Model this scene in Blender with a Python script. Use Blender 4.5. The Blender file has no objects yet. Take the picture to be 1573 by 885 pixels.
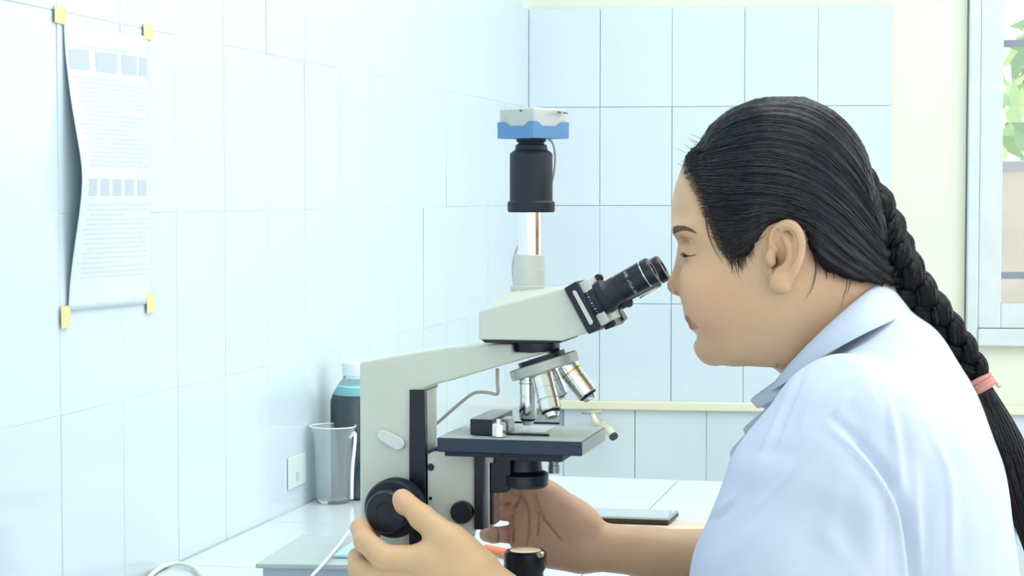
import bpy, bmesh, math, random
import numpy as np
from mathutils import Vector, Matrix
from mathutils.bvhtree import BVHTree

random.seed(7)
RNG = np.random.default_rng(7)
SC = bpy.context.scene
COL = SC.collection

# ------------------------------------------------------------------ camera, world, lights, exposure
CX, CZ = 0.8735, 1.217
FPX = 2990.0
YAW, PITCH = math.atan(698.0 / 2990.0), math.atan(139.5 / 2990.0)
cd = bpy.data.cameras.new('camera')
cam = bpy.data.objects.new('camera', cd)
COL.objects.link(cam)
cd.sensor_width = 36.0
cd.lens = FPX / 1573.0 * 36.0
cd.clip_start = 0.02
cam.location = (CX, 0, CZ)
cam.rotation_euler = (math.pi / 2 - PITCH, 0, YAW)
SC.camera = cam

world = bpy.data.worlds.new('sky')
SC.world = world
world.use_nodes = True
wn = world.node_tree.nodes
wn['Background'].inputs[0].default_value = (0.90, 0.96, 1.0, 1)
wn['Background'].inputs[1].default_value = 1.15

def area_light(name, loc, rot, sx, sy, power, color):
    l = bpy.data.lights.new(name, 'AREA')
    l.shape = 'RECTANGLE'; l.size = sx; l.size_y = sy
    l.energy = power; l.color = color
    o = bpy.data.objects.new(name, l)
    o.location = loc; o.rotation_euler = rot
    COL.objects.link(o)
    return o
area_light('ceiling_lamp_light', (1.1, 2.1, 2.75), (0, 0, 0), 1.4, 2.2, 26, (0.93, 0.97, 1.0))
area_light('added_side_light', (2.9, 2.3, 1.7), (math.radians(85), 0, math.radians(95)), 1.6, 1.8, 16, (0.95, 0.98, 1.0))  # added soft light from the right

sl_ = bpy.data.lights.new('sun', 'SUN'); sl_.energy = 3.0; sl_.angle = math.radians(2); sl_.color = (1, .96, .88)
sun = bpy.data.objects.new('sun', sl_); COL.objects.link(sun)
sun.rotation_euler = (math.radians(-4), math.radians(-42), 0)      # high in the west: the roof and left wall keep it off the room
SC.view_settings.view_transform = 'Standard'
SC.view_settings.look = 'None'
SC.view_settings.exposure = 0.60
SC.view_settings.gamma = 1.0
SC.view_settings.use_curve_mapping = False
SC.cycles.use_denoising = True

# ------------------------------------------------------------------ pixel -> world helpers (frame 1573 x 885)
_c, _s, _cp, _sp = math.cos(YAW), math.sin(YAW), math.cos(PITCH), math.sin(PITCH)
R3 = np.array([_c, _s, 0.0])
F3 = np.array([-_s * _cp, _c * _cp, -_sp])
U3 = np.array([-_s * _sp, _c * _sp, _cp])
C3 = np.array([CX, 0.0, CZ])
def ray(px, py):
    return F3 + (px - 786.5) / FPX * R3 + (442.5 - py) / FPX * U3
def PY(px, py, Y):
    d = ray(px, py); return Vector(C3 + d * (Y / d[1]))
def PX(px, py, X=0.0):
    d = ray(px, py); return Vector(C3 + d * ((X - CX) / d[0]))
def PZ(px, py, Z):
    d = ray(px, py); return Vector(C3 + d * ((Z - CZ) / d[2]))
def proj(P):
    q = np.asarray(P) - C3
    w = q @ F3
    return 786.5 + FPX * (q @ R3) / w, 442.5 - FPX * (q @ U3) / w

# ------------------------------------------------------------------ materials
def lin(h):
    h = h.lstrip('#')
    v = [int(h[i:i + 2], 16) / 255 for i in (0, 2, 4)]
    return tuple((c / 12.92 if c <= 0.04045 else ((c + 0.055) / 1.055) ** 2.4) for c in v) + (1,)

def mat(name, col, rough=0.5, metal=0.0, bump=0.0, bscale=200.0, vary=0.0, vscale=8.0, spec=0.5,
        sss=0.0, attr=None, coat=0.0, trans=0.0, emit=None, estr=0.0, ior=1.45, alpha=1.0, stretch=None):
    m = bpy.data.materials.new(name)
    m.use_nodes = True
    nt = m.node_tree; N = nt.nodes; L = nt.links
    b = N['Principled BSDF']
    c = lin(col) if isinstance(col, str) else col
    b.inputs['Base Color'].default_value = c
    b.inputs['Roughness'].default_value = rough
    b.inputs['Metallic'].default_value = metal
    b.inputs['Specular IOR Level'].default_value = spec
    b.inputs['IOR'].default_value = ior
    b.inputs['Coat Weight'].default_value = coat
    b.inputs['Transmission Weight'].default_value = trans
    b.inputs['Alpha'].default_value = alpha
    if sss:
        b.inputs['Subsurface Weight'].default_value = sss
        b.inputs['Subsurface Radius'].default_value = (1.0, 0.35, 0.2)
        b.inputs['Subsurface Scale'].default_value = 0.008
    if emit:
        b.inputs['Emission Color'].default_value = lin(emit)
        b.inputs['Emission Strength'].default_value = estr
    tc = N.new('ShaderNodeTexCoord')
    src = tc.outputs['Object']
    if stretch:
        mp = N.new('ShaderNodeMapping'); mp.inputs['Scale'].default_value = stretch
        L.new(src, mp.inputs[0]); src = mp.outputs[0]
    colsock = None
    if attr:
        a = N.new('ShaderNodeAttribute'); a.attribute_name = attr
        colsock = a.outputs['Color']
    if vary:
        n = N.new('ShaderNodeTexNoise'); n.inputs['Scale'].default_value = vscale
        n.inputs['Detail'].default_value = 4
        L.new(src, n.inputs['Vector'])
        mx = N.new('ShaderNodeMix'); mx.data_type = 'RGBA'; mx.blend_type = 'MULTIPLY'
        mx.inputs[0].default_value = 1.0
        if colsock: L.new(colsock, mx.inputs[6])
        else: mx.inputs[6].default_value = c
        rp = N.new('ShaderNodeMapRange')
        rp.inputs[1].default_value = 0.3; rp.inputs[2].default_value = 0.7
        rp.inputs[3].default_value = 1 - vary; rp.inputs[4].default_value = 1 + vary * 0.4
        L.new(n.outputs[0], rp.inputs[0]); L.new(rp.outputs[0], mx.inputs[7])
        colsock = mx.outputs[2]
    if colsock: L.new(colsock, b.inputs['Base Color'])
    if bump:
        n2 = N.new('ShaderNodeTexNoise'); n2.inputs['Scale'].default_value = bscale
        n2.inputs['Detail'].default_value = 3
        L.new(src, n2.inputs['Vector'])
        bp = N.new('ShaderNodeBump'); bp.inputs['Strength'].default_value = bump
        bp.inputs['Distance'].default_value = 0.002
        L.new(n2.outputs[0], bp.inputs['Height']); L.new(bp.outputs[0], b.inputs['Normal'])
    return m

# ------------------------------------------------------------------ object helpers
def tag(o, label=None, cat=None, group=None, kind=None):
    if label: o['label'] = label
    if cat: o['category'] = cat
    if group: o['group'] = group
    if kind: o['kind'] = kind
    return o
def link(name, me, m=None, parent=None):
    o = bpy.data.objects.new(name, me)
    if m is not None and not me.materials: me.materials.append(m)
    COL.objects.link(o)
    if parent is not None:
        o.parent = parent
        o.matrix_parent_inverse = parent.matrix_world.inverted()
    return o
def empty(name, loc=(0, 0, 0), label=None, cat=None, group=None):
    o = bpy.data.objects.new(name, None)
    o.empty_display_size = 0.05
    COL.objects.link(o)
    o.location = loc
    o.matrix_world = Matrix.Translation(Vector(loc))
    tag(o, label, cat, group)
    return o
def bm_obj(name, bm, m, parent=None, smooth=False, bevel=0.0, seg=2):
    bmesh.ops.recalc_face_normals(bm, faces=bm.faces)
    me = bpy.data.meshes.new(name)
    bm.to_mesh(me); bm.free()
    if smooth:
        me.shade_smooth()
    o = link(name, me, m, parent)
    if bevel:
        md = o.modifiers.new('bevel', 'BEVEL'); md.width = bevel; md.segments = seg
        md.limit_method = 'ANGLE'; md.angle_limit = math.radians(35)
        md.harden_normals = False
    if smooth == 'auto':
        try:
            me.set_sharp_from_angle(angle=math.radians(38))
        except Exception: pass
    return o
def box_bm(x0, x1, y0, y1, z0, z1, bm=None):
    bm = bm or bmesh.new()
    v = [bm.verts.new((x, y, z)) for x in (x0, x1) for y in (y0, y1) for z in (z0, z1)]
    for f in ((0, 1, 3, 2), (4, 6, 7, 5), (0, 4, 5, 1), (2, 3, 7, 6), (0, 2, 6, 4), (1, 5, 7, 3)):
        bm.faces.new([v[i] for i in f])
    return bm
def box(name, a, b, m, parent=None, bevel=0.0):
    return bm_obj(name, box_bm(a[0], b[0], a[1], b[1], a[2], b[2]), m, parent, bevel=bevel)
def ext_bm(pts, Y, y0, y1, bm=None):
    """outline given where it shows on the plane y=Y, extruded between y0 and y1"""
    bm = bm or bmesh.new()
    q = [PY(p[0], p[1], Y) for p in pts]
    a = [bm.verts.new((p.x, y0, p.z)) for p in q]
    b = [bm.verts.new((p.x, y1, p.z)) for p in q]
    n = len(q)
    bm.faces.new(a); bm.faces.new(b[::-1])
    for i in range(n):
        bm.faces.new((a[i], b[i], b[(i + 1) % n], a[(i + 1) % n]))
    return bm
def ext(name, pts, Y, y0, y1, m, parent=None, bevel=0.0012):
    return bm_obj(name, ext_bm(pts, Y, y0, y1), m, parent, bevel=bevel)
def lathe_bm(p0, d, prof, n=48, bm=None):
    """profile [(s along axis, radius)]"""
    bm = bm or bmesh.new()
    p0 = Vector(p0); d = Vector(d).normalized()
    u = d.orthogonal().normalized(); w = d.cross(u)
    rings = []
    for s, r in prof:
        if r < 1e-6:
            rings.append([bm.verts.new(p0 + d * s)])
        else:
            rings.append([bm.verts.new(p0 + d * s + (u * math.cos(2 * math.pi * k / n) + w * math.sin(2 * math.pi * k / n)) * r) for k in range(n)])
    for a, b in zip(rings, rings[1:]):
        for k in range(n):
            k2 = (k + 1) % n
            if len(a) == 1 and len(b) == 1: continue
            if len(a) == 1: bm.faces.new((a[0], b[k], b[k2]))
            elif len(b) == 1: bm.faces.new((a[k], b[0], a[k2]))
            else: bm.faces.new((a[k], b[k], b[k2], a[k2]))
    return bm
def lathe(name, p0, d, prof, m, parent=None, n=48, closed=True):
    if closed:
        if prof[0][1] > 1e-6: prof = [(prof[0][0], 0)] + list(prof)
        if prof[-1][1] > 1e-6: prof = list(prof) + [(prof[-1][0], 0)]
    return bm_obj(name, lathe_bm(p0, d, prof, n), m, parent, smooth='auto')
def tube_bm(pts, r, n=10, bm=None, radii=None, caps=True):
    bm = bm or bmesh.new()
    pts = [Vector(p) for p in pts]
    T = [(pts[min(i + 1, len(pts) - 1)] - pts[max(i - 1, 0)]).normalized() for i in range(len(pts))]
    u = T[0].orthogonal().normalized()
    rings = []
    for i, p in enumerate(pts):
        u = (u - T[i] * u.dot(T[i])).normalized()
        w = T[i].cross(u)
        rr = radii[i] if radii is not None else r
        rings.append([bm.verts.new(p + (u * math.cos(2 * math.pi * k / n) + w * math.sin(2 * math.pi * k / n)) * rr) for k in range(n)])
    for a, b in zip(rings, rings[1:]):
        for k in range(n):
            bm.faces.new((a[k], b[k], b[(k + 1) % n], a[(k + 1) % n]))
    if caps:
        bm.faces.new(rings[0][::-1]); bm.faces.new(rings[-1])
    return bm
def spline(pts, n=8):
    """Catmull-Rom through points"""
    P = [Vector(p) for p in pts]
    P = [P[0] * 2 - P[1]] + P + [P[-1] * 2 - P[-2]]
    out = []
    for i in range(1, len(P) - 2):
        a, b, c, d = P[i - 1:i + 3]
        for k in range(n):
            t = k / n
            out.append(0.5 * ((2 * b) + (c - a) * t + (2 * a - 5 * b + 4 * c - d) * t * t + (3 * b - a - 3 * c + d) * t ** 3))
    out.append(P[-2])
    return out
def tube(name, pts, r, m, parent=None, n=10, sp=8):
    return bm_obj(name, tube_bm(spline(pts, sp) if sp else pts, r, n), m, parent, smooth=True)
def np_mesh(name, V, F):
    V = np.asarray(V, np.float32); F = np.asarray(F, np.int32)
    me = bpy.data.meshes.new(name)
    me.vertices.add(len(V)); me.vertices.foreach_set('co', V.ravel())
    k = F.shape[1]
    me.loops.add(F.size); me.loops.foreach_set('vertex_index', F.ravel())
    me.polygons.add(len(F))
    me.polygons.foreach_set('loop_start', np.arange(0, F.size, k, dtype=np.int32))
    me.polygons.foreach_set('loop_total', np.full(len(F), k, np.int32))
    me.update(calc_edges=True)
    me.shade_smooth()
    return me

# ------------------------------------------------------------------ implicit modelling (numpy surface nets)
class Grid:
    def __init__(s, lo, hi, h):
        s.lo = np.array(lo, float); s.h = h
        n = np.ceil((np.array(hi) - s.lo) / h).astype(int) + 1
        s.n = n
        s.x = (s.lo[0] + h * np.arange(n[0]))[:, None, None].astype(np.float32)
        s.y = (s.lo[1] + h * np.arange(n[1]))[None, :, None].astype(np.float32)
        s.z = (s.lo[2] + h * np.arange(n[2]))[None, None, :].astype(np.float32)
        s.F = np.full(n, 1.0, np.float32)
    def win(s, lo, hi, pad):
        a = np.clip(np.floor((np.minimum(lo, hi) - pad - s.lo) / s.h).astype(int), 0, s.n)
        b = np.clip(np.ceil((np.maximum(lo, hi) + pad - s.lo) / s.h).astype(int) + 1, 0, s.n)
        return a, b
    def cap(s, a, b, ra, rb, k=0.008, op='+'):
        """tapered capsule, smoothly joined (+) or cut out (-)"""
        a = np.array(a, float); b = np.array(b, float)
        lo, hi = s.win(a, b, max(ra, rb) + k + 3 * s.h)
        if (hi <= lo).any(): return
        sl = tuple(slice(lo[i], hi[i]) for i in range(3))
        x = s.x[sl[0]] - a[0]; y = s.y[:, sl[1]] - a[1]; z = s.z[:, :, sl[2]] - a[2]
        d = b - a; L2 = float(d @ d) + 1e-12
        t = np.clip((x * d[0] + y * d[1] + z * d[2]) / L2, 0, 1)
        D = np.sqrt((x - t * d[0]) ** 2 + (y - t * d[1]) ** 2 + (z - t * d[2]) ** 2) - (ra + (rb - ra) * t)
        s._join(sl, D.astype(np.float32), k, op)
    def ell(s, c, r, k=0.008, op='+', R=None):
        c = np.array(c, float); r = np.array(r, float)
        m = r.max()
        lo, hi = s.win(c, c, m + k + 3 * s.h)
        if (hi <= lo).any(): return
        sl = tuple(slice(lo[i], hi[i]) for i in range(3))
        x = s.x[sl[0]] - c[0]; y = s.y[:, sl[1]] - c[1]; z = s.z[:, :, sl[2]] - c[2]
        if R is not None:
            x, y, z = (R[0][0] * x + R[0][1] * y + R[0][2] * z, R[1][0] * x + R[1][1] * y + R[1][2] * z, R[2][0] * x + R[2][1] * y + R[2][2] * z)
        k0 = np.sqrt((x / r[0]) ** 2 + (y / r[1]) ** 2 + (z / r[2]) ** 2)
        k1 = np.sqrt((x / r[0] ** 2) ** 2 + (y / r[1] ** 2) ** 2 + (z / r[2] ** 2) ** 2) + 1e-9
        s._join(sl, (k0 * (k0 - 1) / k1).astype(np.float32), k, op)
    def chain(s, pts, rad, k=0.008, op='+', kk=None):
        for i in range(len(pts) - 1):
            s.cap(pts[i], pts[i + 1], rad[i], rad[i + 1], k if i == 0 or kk is None else kk, op)
    def _join(s, sl, D, k, op):
        A = s.F[sl]
        if op == '+':
            h = np.maximum(k - np.abs(A - D), 0) / k
            s.F[sl] = np.minimum(A, D) - h * h * k * 0.25
        elif op == '-':
            D = -D
            h = np.maximum(k - np.abs(A - D), 0) / k
            s.F[sl] = np.maximum(A, D) + h * h * k * 0.25
        elif op == '&':
            h = np.maximum(k - np.abs(A - D), 0) / k
            s.F[sl] = np.maximum(A, D) + h * h * k * 0.25
    def full(s, D, k, op):
        D = np.broadcast_to(D.astype(np.float32), s.F.shape)
        s._join(tuple(slice(0, n) for n in s.n), D, k, op)
    def mesh(s):
        F = s.F
        S = F < 0
        c = np.zeros(tuple(s.n - 1), np.int8)
        for i in (0, 1):
            for j in (0, 1):
                for k in (0, 1):
                    c += S[i:s.n[0] - 1 + i, j:s.n[1] - 1 + j, k:s.n[2] - 1 + k]
        act = (c > 0) & (c < 8)
        ci = np.argwhere(act)
        idx = np.full(act.shape, -1, np.int32); idx[act] = np.arange(len(ci))
        pos = np.zeros((len(ci), 3)); cnt = np.zeros(len(ci))
        cor = {}
        for i in (0, 1):
            for j in (0, 1):
                for k in (0, 1):
                    cor[(i, j, k)] = F[ci[:, 0] + i, ci[:, 1] + j, ci[:, 2] + k]
        for ax in range(3):
            for p in (0, 1):
                for q in (0, 1):
                    o = [0, 0, 0]; oth = [t for t in range(3) if t != ax]
                    o[oth[0]] = p; o[oth[1]] = q
                    o2 = list(o); o2[ax] = 1
                    a = cor[tuple(o)]; b = cor[tuple(o2)]
                    cr = (a < 0) != (b < 0)
                    t = np.where(cr, a / np.where(cr, a - b, 1), 0)
                    P = np.zeros((len(ci), 3)); P[:] = o; P[:, ax] = t
                    pos[cr] += P[cr]; cnt[cr] += 1
        V = (ci + pos / cnt[:, None]) * s.h + s.lo
        quads = []
        for ax in range(3):
            a = S; sl1 = [slice(0, None)] * 3; sl2 = [slice(0, None)] * 3
            sl1[ax] = slice(0, -1); sl2[ax] = slice(1, None)
            cr = S[tuple(sl1)] != S[tuple(sl2)]
            oth = [t for t in range(3) if t != ax]
            e = np.argwhere(cr)
            e = e[(e[:, oth[0]] > 0) & (e[:, oth[1]] > 0) & (e[:, oth[0]] < s.n[oth[0]] - 1) & (e[:, oth[1]] < s.n[oth[1]] - 1)]
            def cell(d0, d1):
                q = e.copy(); q[:, oth[0]] -= d0; q[:, oth[1]] -= d1
                return idx[q[:, 0], q[:, 1], q[:, 2]]
            Q = np.stack([cell(1, 1), cell(0, 1), cell(0, 0), cell(1, 0)], 1)
            ins = S[e[:, 0], e[:, 1], e[:, 2]]
            flip = ins if ax != 1 else ~ins
            Q[~flip] = Q[~flip][:, ::-1]
            quads.append(Q)
        return V, np.concatenate(quads)
def normals(V, F):
    a = V[F[:, 2]] - V[F[:, 0]]; b = V[F[:, 3]] - V[F[:, 1]]
    n = np.cross(a, b)
    N = np.zeros_like(V)
    for k in range(4): np.add.at(N, F[:, k], n)
    return N / (np.linalg.norm(N, axis=1, keepdims=True) + 1e-12)
def smoothstep(a, b, x):
    t = np.clip((x - a) / (b - a), 0, 1); return t * t * (3 - 2 * t)
def poly_sdf(poly, X, Z):
    """signed distance to a closed polygon, negative inside (X,Z broadcast)"""
    X, Z = np.broadcast_arrays(X, Z)
    d = np.full(X.shape, 1e9); s = np.ones(X.shape)
    n = len(poly)
    for i in range(n):
        ax, az = poly[i]; bx, bz = poly[i - 1]
        ex, ez = bx - ax, bz - az
        wx, wz = X - ax, Z - az
        t = np.clip((wx * ex + wz * ez) / (ex * ex + ez * ez + 1e-12), 0, 1)
        d = np.minimum(d, (wx - ex * t) ** 2 + (wz - ez * t) ** 2)
        c1 = Z >= az; c2 = Z < bz; c3 = ex * wz > ez * wx
        fl = (c1 & c2 & c3) | (~c1 & ~c2 & ~c3)
        s = np.where(fl, -s, s)
    return s * np.sqrt(d)
def set_color(me, name, C):
    a = me.color_attributes.new(name, 'FLOAT_COLOR', 'POINT')
    C4 = np.ones((len(C), 4), np.float32); C4[:, :3] = C
    a.data.foreach_set('color', C4.ravel())
# ------------------------------------------------------------------ the room
M_tile = mat('glazed_tile', '#c5d4dc', rough=0.16, bump=0.05, bscale=9, coat=0.3, vary=0.03, vscale=3)
M_tile_low = mat('glazed_tile_blue', '#c0cfd4', rough=0.16, bump=0.05, bscale=9, coat=0.3, vary=0.03, vscale=3)
M_grout = mat('grout', '#cfdce2', rough=0.9, vary=0.1, vscale=40)
M_paint = mat('cream_paint', '#d6dac9', rough=0.7, bump=0.08, bscale=60, vary=0.03, vscale=5)
M_trimtile = mat('cream_border', '#d6d6bd', rough=0.3)
M_floor = mat('floor_tile', '#c9c6bd', rough=0.4, vary=0.1)
M_counter = mat('counter_tile', '#ced9de', rough=0.2, coat=0.2, vary=0.03, vscale=4)
M_white = mat('white_frame_paint', '#c6d0d0', rough=0.45, vary=0.06, vscale=25, bump=0.1, bscale=60)
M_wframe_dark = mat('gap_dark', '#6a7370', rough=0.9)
M_glass = mat('pane_glass', '#f5fbfa', rough=0.02, trans=1.0, ior=1.3)

ZT = 0.80                                   # counter level, also a tile joint
TW, TH = 0.15, 0.20
RB = math.radians(6)                        # the far wall is a few degrees off square
YB = 3.893
CB, SB = math.cos(RB), math.sin(RB)
def back(u, d=0.0):                         # u along the far wall from the corner, d out of it towards the room
    return (u * CB + d * SB, YB + u * SB - d * CB)

floor = tag(box('floor', (-0.2, -1.5, -0.1), (3.2, 4.6, 0.0), M_floor), kind='structure')
ceiling = tag(box('ceiling', (-0.2, -1.2, 2.8), (3.2, 4.2, 2.95), M_paint), kind='structure')
wall_left = tag(box('wall_left', (-0.15, -1.0, 0.0), (-0.0007, YB + 0.25, 2.8), M_grout), kind='structure')

def tile_mesh(name, w, h, t, m):
    bm = box_bm(-w / 2, w / 2, -t, 0, -h / 2, h / 2)
    bmesh.ops.bevel(bm, geom=[e for e in bm.edges if abs(e.verts[0].co.y) < 1e-6 and abs(e.verts[1].co.y) < 1e-6], offset=0.0004, segments=2, affect='EDGES')
    bmesh.ops.recalc_face_normals(bm, faces=bm.faces)
    me = bpy.data.meshes.new(name); bm.to_mesh(me); bm.free()
    me.materials.append(m)
    return me
T_std = tile_mesh('tile', TW - 0.0010, TH - 0.0010, 0.0008, M_tile)
# mesh faces +y; on the left wall it must face +x, on the far wall about -y
def tiles_on(parent, me, spots, rz):
    for (x, y, z) in spots:
        o = bpy.data.objects.new('tile', me)
        COL.objects.link(o)
        o.parent = parent
        o.location = (x + random.uniform(-.0004, .0004), y + random.uniform(-.0004, .0004), z)
        o.rotation_euler = (random.uniform(-.002, .002), 0, rz + random.uniform(-.003, .003))
Y0 = 1.786 - 0.0                             # a joint line of the left wall
_cols = []
y = YB - 0.035
k = 0
j0 = PX(91, 440).y                           # joints read off the wall: x = 91 ... 613 px
j1 = PX(521, 300).y
step = (j1 - j0) / 6.0
ys = [j0 + step * (i - 8) for i in range(0, 24)]
ys = [q for q in ys if q < YB - 0.04]
T_left = tile_mesh('tile', step - 0.0010, TH - 0.0010, 0.0008, M_tile)
spots = []
for q in ys:
    if q + step > YB + 0.001: continue
    for r in range(-1, 5):
        spots.append((0, q + step / 2, ZT + TH * (r + 0.5)))
tiles_on(wall_left, T_left, spots, -math.pi / 2)
rem = YB - (max(q for q in ys if q + step <= YB + 0.001) + step)
if rem > 0.01:
    T_rem = tile_mesh('tile', rem - 0.0010, TH - 0.0010, 0.0008, M_tile)
    tiles_on(wall_left, T_rem, [(0, YB - rem / 2, ZT + TH * (r + 0.5)) for r in range(-1, 4)], -math.pi / 2)

# far wall: tile panel up to 1.60 and across to px 1368, the painted wall round it, window opening at the right
def bpx(px, py, off=0.0):                    # pixel -> (u, z) on the far wall
    d = ray(px, py)
    n = np.array([SB, -CB, 0.0]); p0 = np.array([0, YB, 0.0]) + n * off
    t = ((p0 - C3) @ n) / (d @ n)
    q = C3 + d * t
    return (q[0] * CB + (q[1] - YB) * SB, q[2])
def wall_box(u0, u1, z0, z1, d0, d1, bm=None):
    bm = bm or bmesh.new()
    v = []
    for u in (u0, u1):
        for d in (d0, d1):
            x, yy = back(u, d)
            for z in (z0, z1): v.append(bm.verts.new((x, yy, z)))
    for f in ((0, 1, 3, 2), (4, 6, 7, 5), (0, 4, 5, 1), (2, 3, 7, 6), (0, 2, 6, 4), (1, 5, 7, 3)):
        bm.faces.new([v[i] for i in f])
    return bm
uW0 = bpx(1484, 300)[0]; zW0 = bpx(1500, 531)[1]          # window opening
uW1, zW1 = uW0 + 1.15, zW0 + 1.45
wall_back = bm_obj('wall_back', wall_box(-0.15, uW0, 0, 2.8, -0.20, -0.006), M_paint)
tag(wall_back, kind='structure')
for a in ((uW0, uW1, 0, zW0), (uW0, uW1, zW1, 2.8), (uW1, 2.6, 0, 2.8)):
    bm_obj('wall_section', wall_box(*a, -0.20, -0.006), M_paint, wall_back)
ub = [bpx(p, 300)[0] for p in (922.8, 1032, 1143, 1256, 1368.5)]
TB = (ub[-1]) / 5.0
print('tile width far wall', TB, ub, 'left step', step)
T_back = tile_mesh('tile', TB - 0.0010, TH - 0.0010, 0.0008, M_tile)
bm_obj('grout_bed', wall_box(0, TB * 5, 0.7, 1.6, -0.008, -0.004), M_grout, wall_back)
sp = []
for c in range(5):
    for r in range(0, 4):
        x, yy = back(TB * (c + .5), 0); sp.append((x, yy, ZT + TH * (r + .5)))
tiles_on(wall_back, T_back, sp, math.pi + RB)
T_low = tile_mesh('tile', TB - 0.0010, TH - 0.0010, 0.0008, M_tile_low)
ulo = bpx(975, 700)[0]
sp = []
for c in range(-4, 6):
    u = ulo + TB * (c + .5)
    if u - TB / 2 < 0.0 or u + TB / 2 > 1.3: continue
    x, yy = back(u, 0); sp.append((x, yy, ZT - 0.012 - TH * .5))
    sp.append((x, yy, ZT - 0.012 - TH * 1.5))
tiles_on(wall_back, T_low, sp, math.pi + RB)
bm_obj('grout_bed', wall_box(0, 1.3, 0.3, 0.79, -0.008, -0.004), M_grout, wall_back)
trim_1 = bm_obj('trim_1', wall_box(0.0, 1.35, ZT - 0.017, ZT + 0.0015, -0.004, 0.012), M_trimtile, bevel=0.003)
tag(trim_1, kind='structure')

# window: casing, hinged sash with a pane, sill, security bars, what stands outside
win = empty('window_1', (*back(uW0, 0), zW0)); tag(win, kind='structure')
uc = bpx(1505, 300, 0.02)[0]; us = bpx(1541, 300, 0.02)[0]
zc = bpx(1540, 505, .02)[1]; zs = bpx(1560, 467, .02)[1]
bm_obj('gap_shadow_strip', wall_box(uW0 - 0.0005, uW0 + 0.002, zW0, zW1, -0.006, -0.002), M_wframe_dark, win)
bm = wall_box(uW0 + 0.002, uc, zW0, zW1, -0.09, 0.014)
wall_box(uW1 - 0.03, uW1, zW0, zW1, -0.09, 0.014, bm); wall_box(uc, uW1 - 0.03, zW1 - 0.04, zW1, -0.09, 0.014, bm)
bm_obj('window_frame', bm, M_white, win, bevel=0.003)
bm_obj('window_sill', wall_box(uc, uW1 - .03, zW0, zc - 0.001, -0.09, 0.018), M_white, win, bevel=0.003)
bm = wall_box(uc + .001, us, zc, zW1 - .04, -0.03, 0.006)
wall_box(us, uc + .55, zc, zs, -0.03, 0.006, bm); wall_box(uc + .5, uc + .56, zs, zW1 - .04, -0.03, 0.006, bm)
bm_obj('sash', bm, M_white, win, bevel=0.002)
bm_obj('pane', wall_box(us, uc + .5, zs, zW1 - .04, -0.016, -0.012), M_glass, win)
for py in (67, 423):
    zb = bpx(1557, py, -.06)[1]
    bm_obj('security_bar', wall_box(uW0 + 0.03, uW1 - 0.03, zb - 0.007, zb + 0.007, -0.066, -0.054), mat('bar_paint', '#9ea3b3', rough=0.5), win)

M_outwall = mat('outdoor_plaster', '#cdbfb4', rough=0.9, vary=0.25, vscale=3, bump=0.4, bscale=20)
gw = box('garden_wall', (0.5, 6.2, -0.2), (4.2, 6.35, 0), M_outwall)
gw.scale.z = 1; 
zt = PY(1560, 262, 6.2).z
gw2 = bm_obj('garden_wall', box_bm(0.3, 4.2, 6.2, 6.35, 0, zt), M_outwall)
bpy.data.objects.remove(gw)
tag(gw2, 'weathered grey pink garden wall seen through the window pane', 'wall')
bm = box_bm(0.3, 4.2, 6.19, 6.36, zt, zt + 0.03)
bm_obj('coping', bm, mat('coping_grey', '#a9a6ae', rough=.8), gw2, bevel=.004)
def leaf_clump(name, seed, cx, cy, cz, rx, rz, n, cols, label):
    rg = random.Random(seed)
    root = empty(name, (cx, cy, 0), label, 'tree', None)
    bmt = tube_bm(spline([(cx, cy, 0), (cx + .05, cy, cz * .4), (cx - .03, cy + .03, cz + rz * .4)]), .04, 8)
    bm_obj('trunk', bmt, mat(name + '_bark', '#7c6a55', rough=.9), root, smooth=True)
    for ci, c in enumerate(cols):
        bm = bmesh.new()
        for i in range(n):
            a = rg.uniform(0, 6.28); e = math.asin(rg.uniform(-1, 1)); rr = rg.uniform(.2, 1) ** .5
            p = Vector((cx + rx * rr * math.cos(a) * math.cos(e), cy + .35 * rr * math.sin(a) * math.cos(e), cz + rz * rr * math.sin(e)))
            d = Vector((rg.uniform(-1, 1), rg.uniform(-.6, .6), rg.uniform(-1.2, .3))).normalized()
            s = d.cross(Vector((rg.uniform(-.3, .3), 1, rg.uniform(-.3, .3)))).normalized()
            L, w = rg.uniform(.08, .16), rg.uniform(.016, .03)
            v = [bm.verts.new(q) for q in (p, p + d * L * .5 + s * w, p + d * L, p + d * L * .5 - s * w)]
            bm.faces.new(v)
        o = bm_obj('foliage', bm, mat('%s_leaf_%d' % (name, ci), c, rough=.45), root)
        o['kind'] = 'stuff'
    return root
leaf_clump('broadleaf_tree', 3, 1.55, 6.9, 1.62, .65, .42, 330, ['#b7d2a0', '#dcebb8', '#9fbd98'], 'light green leafy tree rising above the garden wall outside')
leaf_clump('palm_tree', 5, 2.0, 7.6, 2.15, .8, .5, 240, ['#8fb39a', '#b4cfae'], 'blue green tree with hanging leaves, farther out and highest in the window')
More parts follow.
